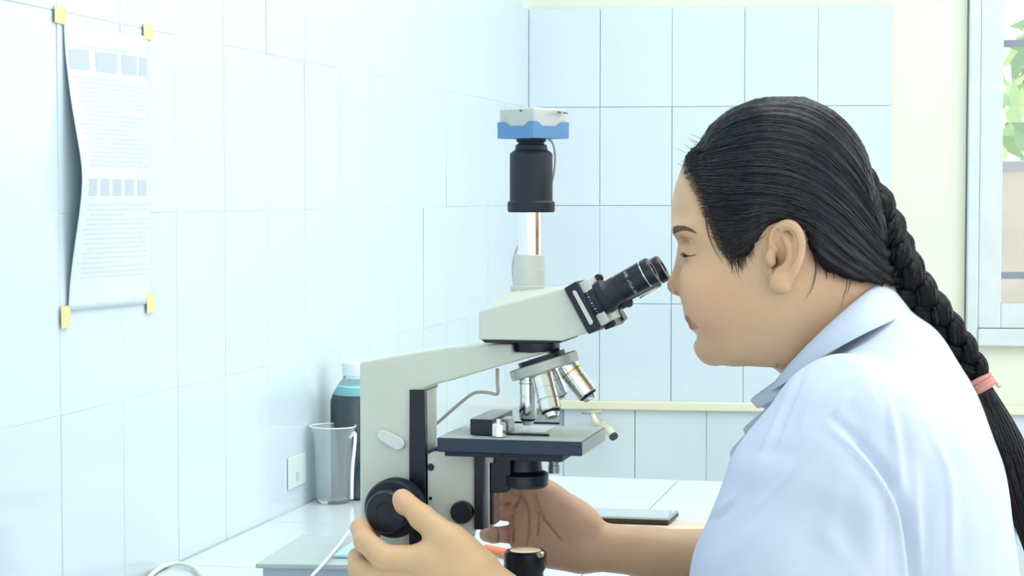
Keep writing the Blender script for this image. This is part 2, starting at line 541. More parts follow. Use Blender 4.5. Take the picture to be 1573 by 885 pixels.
# ------------------------------------------------------------------ countertop
M_cgrout = mat('counter_grout', '#b4c3c6', rough=.8)
ctr = box('countertop', (0.001, -0.2, ZT - 0.05), (0.59, PZ(1000, 736, ZT).y, ZT - 0.003), M_cgrout)
tag(ctr, 'white tiled worktop running along the left wall under the microscope', 'countertop')
YE = PZ(1000, 736, ZT).y
xj = PZ(1035, 745, ZT).x; yj = PZ(1050, 768, ZT).y
cx_edges = sorted([0.002] + [xj - .3, xj, 0.59]); cx_edges = [e for e in cx_edges if e >= 0.002]
cy_edges = [YE, yj] + [yj - .3 * i for i in range(1, 9)]
for i in range(len(cx_edges) - 1):
    for k in range(len(cy_edges) - 1):
        x0, x1 = cx_edges[i], cx_edges[i + 1]; y1, y0 = cy_edges[k], cy_edges[k + 1]
        if x1 - x0 < .02 : continue
        me = tile_mesh('tile', x1 - x0 - .0016, y1 - y0 - .0016, .006, M_counter)
        o = link('tile', me, None, ctr)
        o.rotation_euler = (math.pi / 2, 0, 0)
        o.location = ((x0 + x1) / 2, (y0 + y1) / 2, ZT)
        # tile_mesh faces +y; stand it up so that the glazed side faces the ceiling
for i, xx in enumerate((0.08, 0.54)):
    for yy in (0.2, 1.5, YE - .1):
        bm_obj('leg', box_bm(xx - .03, xx + .03, yy - .03, yy + .03, 0, ZT - .05), M_cgrout, ctr)

# ------------------------------------------------------------------ microscope
YM = 1.714
M_cream = mat('scope_cream_enamel', '#c3c9be', rough=0.38, vary=0.03, vscale=30, coat=.1)
M_creamhi = mat('scope_light_plastic', '#c2c7bf', rough=0.4)
M_black = mat('scope_black', '#0e1424', rough=0.32, bump=.05, bscale=500)
M_blackm = mat('scope_black_matte', '#141b2c', rough=0.55)
M_stage = mat('stage_grey_enamel', '#222c42', rough=0.28)
M_chrome = mat('chrome', '#e6e7e4', rough=0.13, metal=1.0)
M_steel = mat('satin_steel', '#b9bbbb', rough=0.32, metal=1.0)
M_gold = mat('brass_ring', '#c9a25a', rough=0.25, metal=1.0)
M_blue = mat('camera_blue', '#5b87b8', rough=0.4)
M_camw = mat('camera_white', '#b9bfba', rough=0.4, vary=.05, vscale=60)
M_lens = mat('lens_glass', '#20242e', rough=0.05, coat=1.0)
M_clear = mat('slide_glass', '#e4ece9', rough=.05, trans=0.3)
M_cablew = mat('cable_grey', '#b9bdb8', rough=.5)
sc = empty('microscope', (PY(640, 700, YM).x, YM, ZT), 'cream and black trinocular microscope with camera on top, standing on the tiled worktop', 'microscope')
Yn, Yf = 1.692, 1.736
zb = ZT + 0.055
def zpt(px, z, Y=Yn):                        # px column at height z on the plane Y
    d = ray(px, 600); x = CX + d[0] / d[1] * Y
    return x
xl, xr = PY(552, 700, Yn).x, PY(652, 700, Yn).x
# arm: pillar and overhanging limb in one casting
bm = bmesh.new()
outl = [PY(*p, Yn) for p in [(552, 556), (620, 544), (690, 533), (765, 528), (786, 528), (787, 541), (846, 541), (815, 549), (770, 562), (700, 583), (664, 592), (652, 598)]]
outl = [(p.x, p.z) for p in outl] + [(xr, zb), (xl, zb)]
a = [bm.verts.new((x, Yn, z)) for x, z in outl]; b = [bm.verts.new((x, Yf, z)) for x, z in outl]
bm.faces.new(a); bm.faces.new(b[::-1])
for i in range(len(a)): bm.faces.new((a[i], b[i], b[(i + 1) % len(a)], a[(i + 1) % len(a)]))
bm_obj('arm', bm, M_cream, sc, bevel=.0025, seg=3)
# base
bx1 = xl + .235
bm = box_bm(xl - .02, bx1, YM - .075, YM + .075, ZT + .004, zb)
bm_obj('base', bm, M_cream, sc, bevel=.008, seg=4)
for (fx, fy) in ((xl, -.06), (xl, .06), (bx1 - .03, -.06), (bx1 - .03, .06)):
    lathe('foot', (fx, YM + fy, ZT), (0, 0, 1), [(0, .01), (.005, .01)], M_blackm, sc, 16)
# gear housing
h = [PY(*p, Yn - .002) for p in [(656, 692), (729, 695), (729, 815), (712, 828)]]
hx = [(p.x, p.z) for p in h] + [(h[3].x - .012, zb), (h[0].x, zb)]
bm = bmesh.new()
a = [bm.verts.new((x, Yn - .002, z)) for x, z in hx]; b = [bm.verts.new((x, Yf + .002, z)) for x, z in hx]
bm.faces.new(a); bm.faces.new(b[::-1])
for i in range(len(a)): bm.faces.new((a[i], b[i], b[(i + 1) % len(a)], a[(i + 1) % len(a)]))
bm_obj('gear_housing', bm, M_cream, sc, bevel=.0015)
ext('guide_rail', [(629, 600), (652, 600), (655, 798), (655, 900), (628, 900)], Yn - .003, Yn - .0035, Yn + .006, M_black, sc, .0008)
ext('rail_cap', [(629, 599), (652, 599), (652, 602), (629, 602)], Yn - .003, Yn - .0038, Yf, M_black, sc, .0005)
ext('top_notch', [(655, 693), (672, 688), (664, 694), (655, 699)], Yn - .003, Yn - .003, Yf, M_black, sc, 0)
# silver lever
q = []
c0, c1 = (588, 669), (611, 682)
ang = math.atan2(c1[1] - c0[1], c1[0] - c0[0])
for k in range(13):
    t = ang + math.pi / 2 + math.pi * k / 12; q.append((c0[0] + 9 * math.cos(t), c0[1] + 9 * math.sin(t)))
for k in range(13):
    t = ang - math.pi / 2 + math.pi * k / 12; q.append((c1[0] + 10 * math.cos(t), c1[1] + 10 * math.sin(t)))
ext('lever', q, Yn - .006, Yn - .006, Yn, mat('lever_silver', '#cfd3d0', rough=.3, metal=.4), sc, .001)
def yl(name, px, py, r, y0, y1, m, n=32, prof=None):
    p = PY(px, py, y0)
    L = y1 - y0
    return lathe(name, p, (0, 1, 0), prof or [(0, r * .88), (.001, r), (L, r)], m, sc, n)
yl('screw', 661, 718, .0034, Yn - .0032, Yn, M_black)
yl('screw', 661, 766, .0016, Yn - .0028, Yn, M_black)
yl('lock_knob', 708, 788, .0102, Yn - .010, Yn, M_black)
# focus knobs, near and far side, on one axle
ax = PY(601, 783, 1.657)
for sgn in (-1, 1):
    def yy(v): return YM + sgn * (YM - v)
    d = (0, sgn, 0)
    kn = lathe('coarse_knob', (ax.x, yy(1.692), ax.z), d, [(0, .020), (.012, .020), (.013, .0255), (.0145, .0262), (.032, .0262), (.0345, .0245)], M_blackm, sc, 72)
    bm = bmesh.new()
    for k in range(72):
        t = 2 * math.pi * k / 72
        px_, pz_ = ax.x + .0262 * math.cos(t), ax.z + .0262 * math.sin(t)
        ya, yb_ = sorted((yy(1.676), yy(1.662)))
        box_bm(px_ - .0004, px_ + .0004, ya, yb_, pz_ - .0004, pz_ + .0004, bm)
    bm_obj('knurling', bm, M_blackm, kn)
    fk = lathe('fine_knob', (ax.x, yy(1.6575), ax.z), d, [(0, .0195), (.010, .0195), (.0165, .0192), (.0185, .0175), (.0186, .009), (.0182, .0085), (.0182, .002), (.0178, 0)], M_black, sc, 64)
# specimen-stage slide and brackets
ext('focus_slide', [(729, 697), (743, 697), (743, 814), (728, 814)], 1.684, 1.684, 1.744, M_black, sc, .001)
ext('slide_plate', [(745, 703), (752, 703), (752, 812), (745, 812)], 1.694, 1.694, 1.734, M_steel, sc, .0006)
ext('slide_edge', [(753, 712), (757, 712), (757, 806), (753, 806)], 1.696, 1.696, 1.701, M_black, sc, .0006)
ext('slide_screw_plate', [(744, 699), (757, 699), (757, 711), (744, 711)], 1.690, 1.690, 1.70, M_cream, sc, .0006)
# stage
SY0, SY1 = 1.655, 1.765
zs_ = PY(780, 676, SY0).z
sx0, sx1 = PY(671, 676, SY0).x, PY(894, 676, SY0).x
th = .0125
stg = bm_obj('stage', box_bm(sx0, sx1, SY0, SY1, zs_ - th, zs_), M_stage, sc, bevel=.001)
bm_obj('stage_top_plate', box_bm(sx0 + .0008, sx1 - .0008, SY0 + .001, SY1 - .001, zs_, zs_ + .0006), mat('stage_top_grey', '#a9b2aa', rough=.4), stg)
bm_obj('stage_side_strip', box_bm(sx1, sx1 + .0006, SY0 + .001, SY1 - .001, zs_ - th + .001, zs_ - .0005), mat('stage_side_grey', '#a3a9a2', rough=.35), stg)
bm = box_bm(sx0 + .006, sx0 + .058, SY0 + .004, SY1 - .01, zs_ - th - .004, zs_ - th)
box_bm(sx0 + .052, sx0 + .112, SY0 + .006, SY1 - .012, zs_ - th - .0065, zs_ - th, bm)
bm_obj('stage_carrier', bm, M_blackm, sc, bevel=.0008)
def zt_(px, py, dz=0.0): return PZ(px, py, zs_ + dz)
hb = PY(722, 644, 1.672)
hb2 = PY(756, 662, 1.672)
hz = hb.z
bm_obj('slide_holder', box_bm(hb.x, hb2.x, 1.672, 1.752, zs_ + .0015, hz), M_black, sc, bevel=.0006)
bm_obj('holder_top', box_bm(hb.x + .0004, hb2.x - .0004, 1.6725, 1.7515, hz, hz + .0004), mat('holder_grey', '#8b928c', rough=.3, metal=.3), sc)
kb = PY(766, 666, 1.668)
kx = lathe('holder_knob', (kb.x, kb.y, zs_ + .001), (0, 0, 1), [(0, .0058), (.0006, .0066), (.0115, .0066), (.0122, .0058)], M_chrome, sc, 8)
lathe('holder_screw', (kb.x, kb.y, zs_ + .013), (0, 0, 1), [(0, .0024), (.0035, .0024)], M_chrome, kx, 16)
bm_obj('holder_block', box_bm(hb2.x + .001, hb2.x + .009, 1.70, 1.722, zs_ + .001, hz - .002), M_steel, sc, bevel=.0005)
cl = PZ(741, 668, zs_); cr = PZ(846, 670, zs_)
bm_obj('slide_clip', box_bm(cl.x, cr.x, cl.y - .003, cl.y + .001, zs_ + .0008, zs_ + .0026), M_black, sc, bevel=.0006)
c2 = PZ(838, 653, zs_); c3 = PZ(862, 652, zs_)
bm_obj('slide_clip', box_bm(c2.x - .03, c3.x, c2.y, c2.y + .004, zs_ + .0008, zs_ + .0026), M_black, sc, bevel=.0006)
s0 = PZ(797, 666, zs_); s1 = PZ(846, 656, zs_)
slide = bm_obj('glass_slide', box_bm(s0.x - .002, s0.x + .024, s0.y, s0.y + .05, zs_ + .0007, zs_ + .0018), M_clear)
tag(slide, 'small clear glass specimen slide lying on the microscope stage', 'slide')
tg = PZ(808, 662, zs_)
bm_obj('stained_smear', lathe_bm((tg.x, YM, zs_ + .0018), (0, 0, 1), [(0, 0), (0, .006), (.0002, .0055), (.0003, 0)], 24), mat('smear_pink', '#f2c9cf', rough=.3), slide)
# condenser
def vl(name, px, py0, Y, prof, m, n=48, parent=None, closed=True):
    """vertical lathe; profile in pixels down from py0: (dpy, rpx)"""
    p = PY(px, py0, Y); k = (Y / ray(px, py0)[1]) / FPX
    return lathe(name, p, (0, 0, -1), [(a * k, r * k) for a, r in prof], m, parent or sc, n, closed)
vl('condenser_mount', 806, 697, YM, [(0, 29), (8, 29), (9, 25), (14, 25)], M_blackm)
vl('condenser', 804, 702, YM, [(0, 29), (8, 28), (20, 29), (23, 36), (26, 39), (42, 38.5), (46, 34), (47, 24)], M_black)
ext('condenser_block', [(753, 712), (766, 702), (784, 702), (784, 752), (778, 757), (756, 758), (752, 752)], 1.694, 1.694, 1.712, M_black, sc, .001)
ext('condenser_arm', [(756, 694), (836, 694), (832, 705), (760, 706)], 1.70, 1.70, 1.74, M_blackm, sc, .001)
yl('condenser_screw', 822, 703, .002, 1.692, 1.70, M_chrome, 12)
yl('condenser_screw', 756, 726, .0016, 1.695, 1.70, M_chrome, 12)
# coaxial stage control hanging below
vl('stage_control_knob', 851, 690, 1.745, [(0, 5), (4, 5), (5, 9.5), (20, 9.5), (21, 8), (24, 8), (25, 9), (37, 9)], mat('knob_silver', '#aab2b0', rough=.3, metal=.5), 24)
# nosepiece and objectives
al = math.radians(18.6)
nz = Vector((math.sin(al), 0, -math.cos(al)))
e1 = Vector((-math.cos(al), 0, -math.sin(al))); e2 = Vector((0, -1, 0))
tc = PY(836, 562, YM)
lathe('nosepiece', tc - nz * .0048, nz, [(0, .0305), (.0008, .0318), (.0086, .0318), (.0096, .0305), (.0100, .024)], mat('nosepiece_silver', '#aeb3ab', rough=.35, metal=.25), sc, 72)
lathe('nosepiece_bearing', tc - nz * .009, nz, [(0, .022), (.005, .022)], M_black, sc, 48)
def objective(phi, off, L, r, ring, gold=False):
    rad = e1 * math.cos(phi) + e2 * math.sin(phi)
    d = (nz * math.cos(al) + rad * math.sin(al)).normalized()
    b0 = tc + nz * .0045 + rad * off
    o = lathe('objective', b0, d, [(0, r * .92), (.003, r * .92), (.0032, r), (L * .38, r), (L * .385, r * .95), (L * .42, r * .95), (L * .425, r), (L * .84, r * .98), (L * .86, r * .9), (L * .97, r * .62), (L, r * .6)], M_chrome, sc, 40)
    lathe('ring', b0 + d * (L * ring), d, [(0, r * 1.015), (.0016, r * 1.015)], M_gold if gold else M_steel, o, 40)
    lathe('front_lens', b0 + d * (L - .0002), d, [(0, r * .42), (.0006, r * .40)], M_lens, o, 24)
    lathe('tip_band', b0 + d * (L * .87), d, [(0, r * .90), (L * .05, r * .76)], M_black, o, 40, closed=False)
    return o
objective(0, .0175, .044, .0080, .12)
objective(math.pi / 2, .0178, .043, .0100, .60)
objective(math.pi, .0190, .039, .0100, .20, True)
objective(-math.pi / 2, .0175, .030, .0080, .3)
# head
M_plate = M_blackm
ext('head_mount_plate', [(737, 520), (862, 521), (862, 527), (745, 527)], 1.676, 1.676, 1.752, M_plate, sc, .0006)
vl('head_dovetail', 823, 525, YM, [(0, 37), (12, 37), (15, 36), (16, 30)], M_black)
bm = bmesh.new()
N0, N1 = 1.674, 1.754
for p in [(735, 522), (735, 479), (868, 443), (904, 511), (863, 524)]:
    q = PY(*p, N0); bm.verts.new((q.x, N0, q.z)); bm.verts.new((q.x, N1, q.z))
for p in [(784, 447), (838, 446)]:
    q = PY(*p, YM); bm.verts.new((q.x, YM - .017, q.z)); bm.verts.new((q.x, YM + .017, q.z))
bmesh.ops.convex_hull(bm, input=bm.verts)
bm_obj('prism_head', bm, M_cream, sc, bevel=.0018, seg=3)
# trinocular port and camera
vl('port_flange', 810, 438, YM, [(0, 26), (1, 27), (8, 27)], M_cream)
vl('port_sleeve', 813, 391, YM, [(0, 22), (1, 23), (22, 23.5), (22.5, 24), (49, 24)], M_creamhi)
vl('photo_tube', 814, 322, YM, [(0, 18), (70, 18)], mat('polished_tube', '#f0efec', rough=.1, metal=1.0))
vl('camera_adapter', 816, 210, YM, [(0, 23), (7, 23), (9, 20), (11, 20), (13, 24), (20, 25), (25, 32), (28, 33), (98, 33), (101, 36.5), (113, 36.5), (116, 35)], M_blackm)
cc = PY(819, 190, YM)
def sq(hd, z): return [Vector((cc.x + hd * math.cos(t), cc.y + hd * math.sin(t), z)) for t in [YAW * .95 - math.pi / 2 + k * math.pi / 2 for k in range(4)]]
ztop, zbot, zmid = PY(819, 167, YM).z, PY(819, 212, YM).z, PY(819, 190, YM).z
bm = bmesh.new()
A = [bm.verts.new(p) for p in sq(.0307, zbot + .001)]; B = [bm.verts.new(p) for p in sq(.0307, ztop)]
bm.faces.new(A[::-1]); bm.faces.new(B)
for i in range(4): bm.faces.new((A[i], A[(i + 1) % 4], B[(i + 1) % 4], B[i]))
camo = bm_obj('camera_housing', bm, M_camw, sc, bevel=.002, seg=3)
bm = bmesh.new()
Aq = sq(.0314, 0); px2m = (ztop - zbot) / 45
prof = [(0, 1.0), (.12, 1.0), (.24, .72), (.66, .72), (.80, 1.0), (1, 1.0)]
ring_lo, ring_hi = [], []
for i in range(4):
    p, q = Aq[i], Aq[(i + 1) % 4]
    for t, hh in (prof if i % 2 == 0 else [(1 - t, hh) for t, hh in prof[::-1]])[:-1]:
        v = p.lerp(q, t)
        ring_lo.append(bm.verts.new((v.x, v.y, zbot - .0002))); ring_hi.append(bm.verts.new((v.x, v.y, zbot + hh * 24 * px2m)))
n_ = len(ring_lo)
for i in range(n_): bm.faces.new((ring_lo[i], ring_lo[(i + 1) % n_], ring_hi[(i + 1) % n_], ring_hi[i]))
bm.faces.new(ring_lo[::-1])
ob = bm_obj('camera_band', bm, M_blue, camo)
md = ob.modifiers.new('t', 'SOLIDIFY'); md.thickness = .0008; md.offset = 1
for (px_, py_) in ((799, 170), (857, 172), (866, 173)):
    p = PY(px_, py_, YM - .016)
    yl('camera_screw', px_, py_, .0007, YM - .024 if px_ == 799 else YM - .015, YM, M_black, 10)
tube('camera_cable', [PY(842, 213, 1.725), PY(850, 222, 1.73), PY(853, 245, 1.735), PY(849, 275, 1.74), PY(838, 310, 1.75), PY(815, 350, 1.755), PY(795, 380, 1.74), PY(788, 405, 1.735), PY(789, 430, 1.73), PY(793, 446, 1.73)], .0011, M_cablew, sc)
# binocular eyepieces
ae = math.radians(29.3)
av = Vector((math.cos(ae), 0, math.sin(ae)))
ext('eyepiece_panel', [(866, 443), (885, 432), (923, 504), (904, 514)], 1.668, 1.668, 1.760, M_blackm, sc, .001)
ext('panel_slot', [(879, 448), (882, 446), (885, 447), (911, 494), (910, 498), (906, 499)], 1.668, 1.6676, 1.669, M_creamhi, sc, .0002)
ext('hinge_plate', [(888, 436), (902, 428), (936, 493), (922, 502)], 1.674, 1.674, 1.752, M_creamhi, sc, .0008)
ext('hinge_rim', [(897, 430), (901, 428), (939, 500), (935, 505), (922, 510), (921, 505), (932, 498)], 1.676, 1.70, 1.75, M_black, sc, .0005)
for i, Ye in enumerate((1.684, 1.744)):
    p0 = PY(902, 471, 1.684); p0 = Vector((p0.x, Ye, p0.z))
    u = 1 / 1752.
    bl = lathe('eyepiece_tube', p0, av, [(0, 24 * u), (6 * u, 24 * u), (7 * u, 26 * u), (24 * u, 26.5 * u), (25 * u, 25 * u), (27 * u, 25 * u), (28 * u, 27 * u), (37 * u, 27 * u), (39 * u, 25 * u), (44 * u, 21 * u), (60 * u, 20.5 * u)], M_blackm, sc, 56)
    ep = lathe('eyepiece', p0 + av * 58 * u, av, [(0, 20 * u), (1 * u, 21.5 * u), (44 * u, 22 * u), (45 * u, 21.2 * u), (47 * u, 21.2 * u), (48 * u, 22 * u), (57 * u, 22 * u), (60 * u, 20 * u), (60.2 * u, 12 * u), (57 * u, 9 * u), (57 * u, 0)], M_black, sc, 56)
    lathe('ring', p0 + av * (103.2 * u), av, [(0, 21.6 * u), (1.6 * u, 21.6 * u)], M_chrome, ep, 56, closed=False)
    lathe('eye_lens', p0 + av * (115.2 * u), av, [(0, 9 * u), (1.5 * u, 7 * u), (2.2 * u, 0)], M_lens, ep, 32)
    # engraved scale dots and a line of fine engraving round the barrel
    up = Vector((-math.sin(ae), 0, math.cos(ae))); sd = Vector((0, -1, 0))
    bm = bmesh.new()
    for k in range(-5, 6):
        t = k * .2
        c = p0 + av * 14 * u + (sd * math.cos(t) + up * math.sin(t)) * 26.6 * u
        w = .0007 if k % 2 == 0 else .0004
        box_bm(c.x - w, c.x + w, c.y - .0003, c.y + .0003, c.z - w * .5, c.z + w * .5, bm)
    bm_obj('scale_marks', bm, mat('engraving_white_%d' % i, '#c9ced6', rough=.5), bl)
    rg = random.Random(4)
    bm = bmesh.new()
    for k in range(26):
        t = -1.0 + 2.0 * k / 26 + rg.uniform(-.01, .01)
        if k in (9, 17): continue
        for s in range(2):
            c = p0 + av * (80 + rg.uniform(-2.2, 2.2)) * u + (sd * math.cos(t) + up * math.sin(t)) * 21.9 * u
            box_bm(c.x - .0006, c.x + .0006, c.y - .0002, c.y + .0002, c.z - .0003, c.z + .0003, bm)
    bm_obj('engraving', bm, mat('engraving_grey_%d' % i, '#9ba3b0', rough=.5), ep)
tube('eyepiece_edge_line', [PY(1016, 438, 1.736), PY(983, 458, 1.736)], .0008, M_chrome, sc, sp=0)  # thin chrome line added along the shining lower edge of the far eyepiece
for (px_, py_, Y_) in ((920, 427, 1.714), (966, 466, 1.70)):
    lathe('clamp_screw', PY(px_, py_, Y_) - Vector((0, .004, 0)), (0, 1, 0), [(0, .003), (.0006, .0036), (.008, .0036)], M_black, sc, 20)
ext('tube_socket', [(936, 487), (951, 478), (959, 490), (944, 499)], 1.742, 1.735, 1.753, M_chrome, sc, .0008)
ext('tube_socket_rim', [(949, 480), (953, 477), (961, 490), (957, 494)], 1.741, 1.734, 1.754, M_black, sc, .0004)
# power cable in front of the wall, running behind the arm
tube('power_cable', [PY(764, 566, 1.725), PY(764, 588, 1.725), PY(764, 605, 1.728), PY(748, 603, 1.73), PY(728, 604, 1.735), PY(706, 620, 1.74), PY(676, 646, 1.745), PY(650, 668, 1.75), PY(630, 700, 1.76), PY(620, 760, 1.78), PY(600, 900, 1.80), (xl + .02, 1.81, ZT + .004)], .0016, M_cablew, sc)
# illuminator on the base
il = PY(807, 845, YM)
k = (YM / ray(807, 845)[1]) / FPX
hgt = (il.z - zb)
col_ = lathe('illuminator_collar', il, (0, 0, -1), [(0, 27 * k), (0.5 * k, 30 * k), (3 * k, 32.5 * k), (26 * k, 33 * k), (34 * k, 28 * k), (hgt, 28 * k)], M_black, sc, 12)
lathe('illuminator_lens', il + Vector((0, 0, -.0004)), (0, 0, 1), [(0, 26 * k), (.001, 22 * k), (.0022, 0)], mat('illuminator_glass', '#c9b59a', rough=.1, coat=1, emit='#ffe7c0', estr=.35), col_, 40)
yl('collar_screw', 829, 853, .0028, YM - .021, YM - .014, M_chrome, 16)

# ------------------------------------------------------------------ small things on the worktop and walls
M_paper = mat('paper', '#c6d2d8', rough=.7)
M_tape = mat('yellow_tape', '#cfcb93', rough=.5)
M_ink = mat('grey_print', '#adb7c3', rough=.8)
M_ink2 = mat('pale_print', '#bac5ce', rough=.8)
# notice on the left wall, its near edge lifted off the tiles
pl0, pr0 = PX(95, 38), PX(224, 56)
pl1, pr1 = PX(102, 478), PX(231, 466)
NU, NV = 24, 40
lift_px = [(0, 0), (.07, 0), (.25, 8), (.45, 22), (.52, 26), (.62, 22), (.8, 9), (.93, 1), (1, 0)]
def lift(v):
    return float(np.interp(v, [a[0] for a in lift_px], [a[1] for a in lift_px]))
from_k = 1.94 / FPX
def sheet(u, v, off=0.0):
    a = pl0.lerp(pl1, v); b = pr0.lerp(pr1, v)
    p = a.lerp(b, u)
    vs = sum(lift(min(1, max(0, v + d))) for d in (-.05, -.025, 0, .025, .05)) / 5
    x = .0022 + vs * from_k * 1.02 * (1 - u) ** 1.6 + off
    return Vector((x, p.y - 0.0 + vs * from_k * .08 * (1 - u), p.z))
note = empty('paper_notice', sheet(.5, 1) , 'white printed instruction sheet taped to the left tiled wall, its near edge bulging away', 'notice')
V = [sheet(i / NU, j / NV) for j in range(NV + 1) for i in range(NU + 1)]
F = [[j * (NU + 1) + i, j * (NU + 1) + i + 1, (j + 1) * (NU + 1) + i + 1, (j + 1) * (NU + 1) + i] for j in range(NV) for i in range(NU)]
o = link('sheet', np_mesh('sheet', V, F), M_paper, note)
md = o.modifiers.new('t', 'SOLIDIFY'); md.thickness = .0003; md.offset = -1
def patch(u0, u1, v0, v1, bm, n=3, skew=0.0):
    g = [[bm.verts.new(sheet(u0 + (u1 - u0) * i / n, v0 + (v1 - v0) * j + skew * (i / n), .0005)) for i in range(n + 1)] for j in (0, 1)]
    for i in range(n): bm.faces.new((g[0][i], g[0][i + 1], g[1][i + 1], g[1][i]))
for (u0, u1, v0, v1) in ((.04, .26, .085, .15), (.34, .60, .085, .15), (.66, .84, .085, .15), (.88, 1.0 - .02, .085, .15)):
    bm = bmesh.new(); patch(u0, u1, v0 - .005, v1, bm); bm_obj('printed_panel', bm, M_ink, note)
for k in range(5):
    bm = bmesh.new(); patch(.10 + k * .18, .10 + k * .18 + .125, .535, .595, bm); bm_obj('printed_panel', bm, M_ink, note)
rg = random.Random(11)
bm = bmesh.new()
patch(.22, .8, .062, .071, bm, 6)
def text_lines(v0, v1, n, inds):
    for i in range(n):
        v = v0 + (v1 - v0) * i / n
        u = .06 + inds[i % len(inds)] * .05
        end = rg.choice([.95, .97, .9, .62, .95])
        while u < end:
            w = rg.uniform(.02, .075)
            patch(u, min(u + w, end), v, v + .0058, bm, 1); u += w + .012
text_lines(.175, .50, 20, [0, 1, 1, 2, 0, 1, 2, 2, 2, 1])
text_lines(.625, .90, 16, [1, 1, 2, 1, 1, 0, 1])
ob = bm_obj('small_print', bm, M_ink2, note); ob['kind'] = 'stuff'
for (px_, py_, w, h_) in ((89, 23, 9, 15), (224, 49, 7, 13), (97, 487, 7, 16), (228, 466, 6, 14)):
    p, q_ = PX(px_ - w, py_ - h_), PX(px_ + w, py_ + h_)
    bm_obj('tape', box_bm(.0024, .0030, p.y, q_.y, q_.z, p.z), M_tape, note)

# socket plate low on the left wall
p, q_ = PX(441, 704), PX(475, 750)
so = empty('wall_socket', (0.001, p.y, q_.z), 'small faint cream socket plate on the left wall just above the worktop', 'socket')
bm_obj('plate', box_bm(.0002, .0022, p.y, q_.y - .02, q_.z + .01, p.z), mat('socket_cream', '#c8d3d2', rough=.35), so, bevel=.0015)
bm_obj('switch', box_bm(.0022, .0032, p.y + .03, q_.y - .05, q_.z + .018, q_.z + .03), mat('socket_grey', '#b4c2c8', rough=.4), so, bevel=.001)

# reagent bottle, behind the microscope arm
M_bottle = mat('bottle_clear', '#f2fafb', rough=.03, trans=1.0, ior=1.35)
M_liquid = mat('dark_teal_liquid', '#173a48', rough=.12, coat=.6)
bb = PZ(552, 763, ZT); Yb_ = bb.y
kk = (Yb_ / ray(548, 660)[1]) / FPX
def bpt(px, py): return PY(px, py, Yb_)
bo = empty('reagent_bottle', (bb.x, Yb_, ZT), 'clear bottle of dark teal liquid with a pale cap behind the beaker and arm', 'bottle')
zsh = bpt(548, 615).z - ZT; ztp = bpt(548, 576).z - ZT; zcp = bpt(548, 556).z - ZT
lathe('glass', (bb.x, Yb_, ZT + .0005), (0, 0, 1), [(0, 38 * kk), (.004, 44 * kk), (zsh, 44 * kk), (zsh + .012, 39 * kk), (ztp - .004, 25 * kk), (ztp, 24 * kk)], M_bottle, bo, 40)
lathe('liquid', (bb.x, Yb_, ZT + .003), (0, 0, 1), [(0, 36 * kk), (.003, 42.5 * kk), (zsh - .002, 42.5 * kk), (zsh + .006, 40 * kk)], M_liquid, bo, 40)
lathe('tinted_shoulder', (bb.x, Yb_, ZT + zsh + .0042), (0, 0, 1), [(0, 40 * kk), (.008, 37.4 * kk), (.018, 32.5 * kk)], mat('cyan_shoulder', '#9fdce4', rough=.2), bo, 40)
lathe('cap', (bb.x, Yb_, ZT + ztp), (0, 0, 1), [(0, 25 * kk), (.0005, 26 * kk), (zcp - ztp - .001, 26 * kk), (zcp - ztp, 24 * kk)], mat('cap_pale', '#dcebef', rough=.4), bo, 40)
# grey strip standing behind
p = PZ(500, 752, ZT)
o = box('file_holder', (p.x - .004, p.y + .03, ZT + .0005), (p.x + .003, p.y + .10, PY(500, 592, p.y).z), mat('grey_plastic', '#a8b5bd', rough=.5), bevel=.001)
tag(o, 'thin grey upright board standing against the wall behind the reagent bottle', 'board')
# plastic measuring beaker
bk = PZ(512, 772, ZT)
kk2 = (bk.y / ray(512, 700)[1]) / FPX
M_beaker = mat('frosted_plastic', '#eef4f7', rough=.10, trans=.85, ior=1.12)
be = empty('beaker', (bk.x, bk.y, ZT), 'clear plastic beaker with a flared lip on the worktop at the left wall', 'beaker')
H = PY(512, 655, bk.y).z - ZT
bm = lathe_bm((bk.x, bk.y, ZT + .0006), (0, 0, 1), [(0, 0), (0, 24 * kk2), (.003, 26 * kk2), (H * .6, 28 * kk2), (H * .88, 30 * kk2), (H * .97, 35 * kk2), (H, 36 * kk2), (H * .99, 34.6 * kk2), (H * .96, 33.5 * kk2), (H * .88, 28.6 * kk2), (.005, 24.6 * kk2), (.004, 0)], 48)
bm_obj('cup', bm, M_beaker, be, smooth='auto')
lathe('rim', (bk.x, bk.y, ZT + H), (0, 0, 1), [(-.0004, 35.5 * kk2), (.0008, 36.4 * kk2), (.0012, 35.6 * kk2), (.0004, 34.8 * kk2)], mat('rim_white', '#f6fbfc', rough=.3), be, 48, closed=False)
hd = [(bk.x + 27 * kk2, bk.y - .002, ZT + H * .86), (bk.x + 37 * kk2, bk.y - .004, ZT + H * .9), (bk.x + 33 * kk2, bk.y - .006, ZT + H * .45), (bk.x + 31 * kk2, bk.y - .004, ZT + .006)]
tube('handle', hd, .0024, mat('handle_white', '#f3f9fa', rough=.35), be)
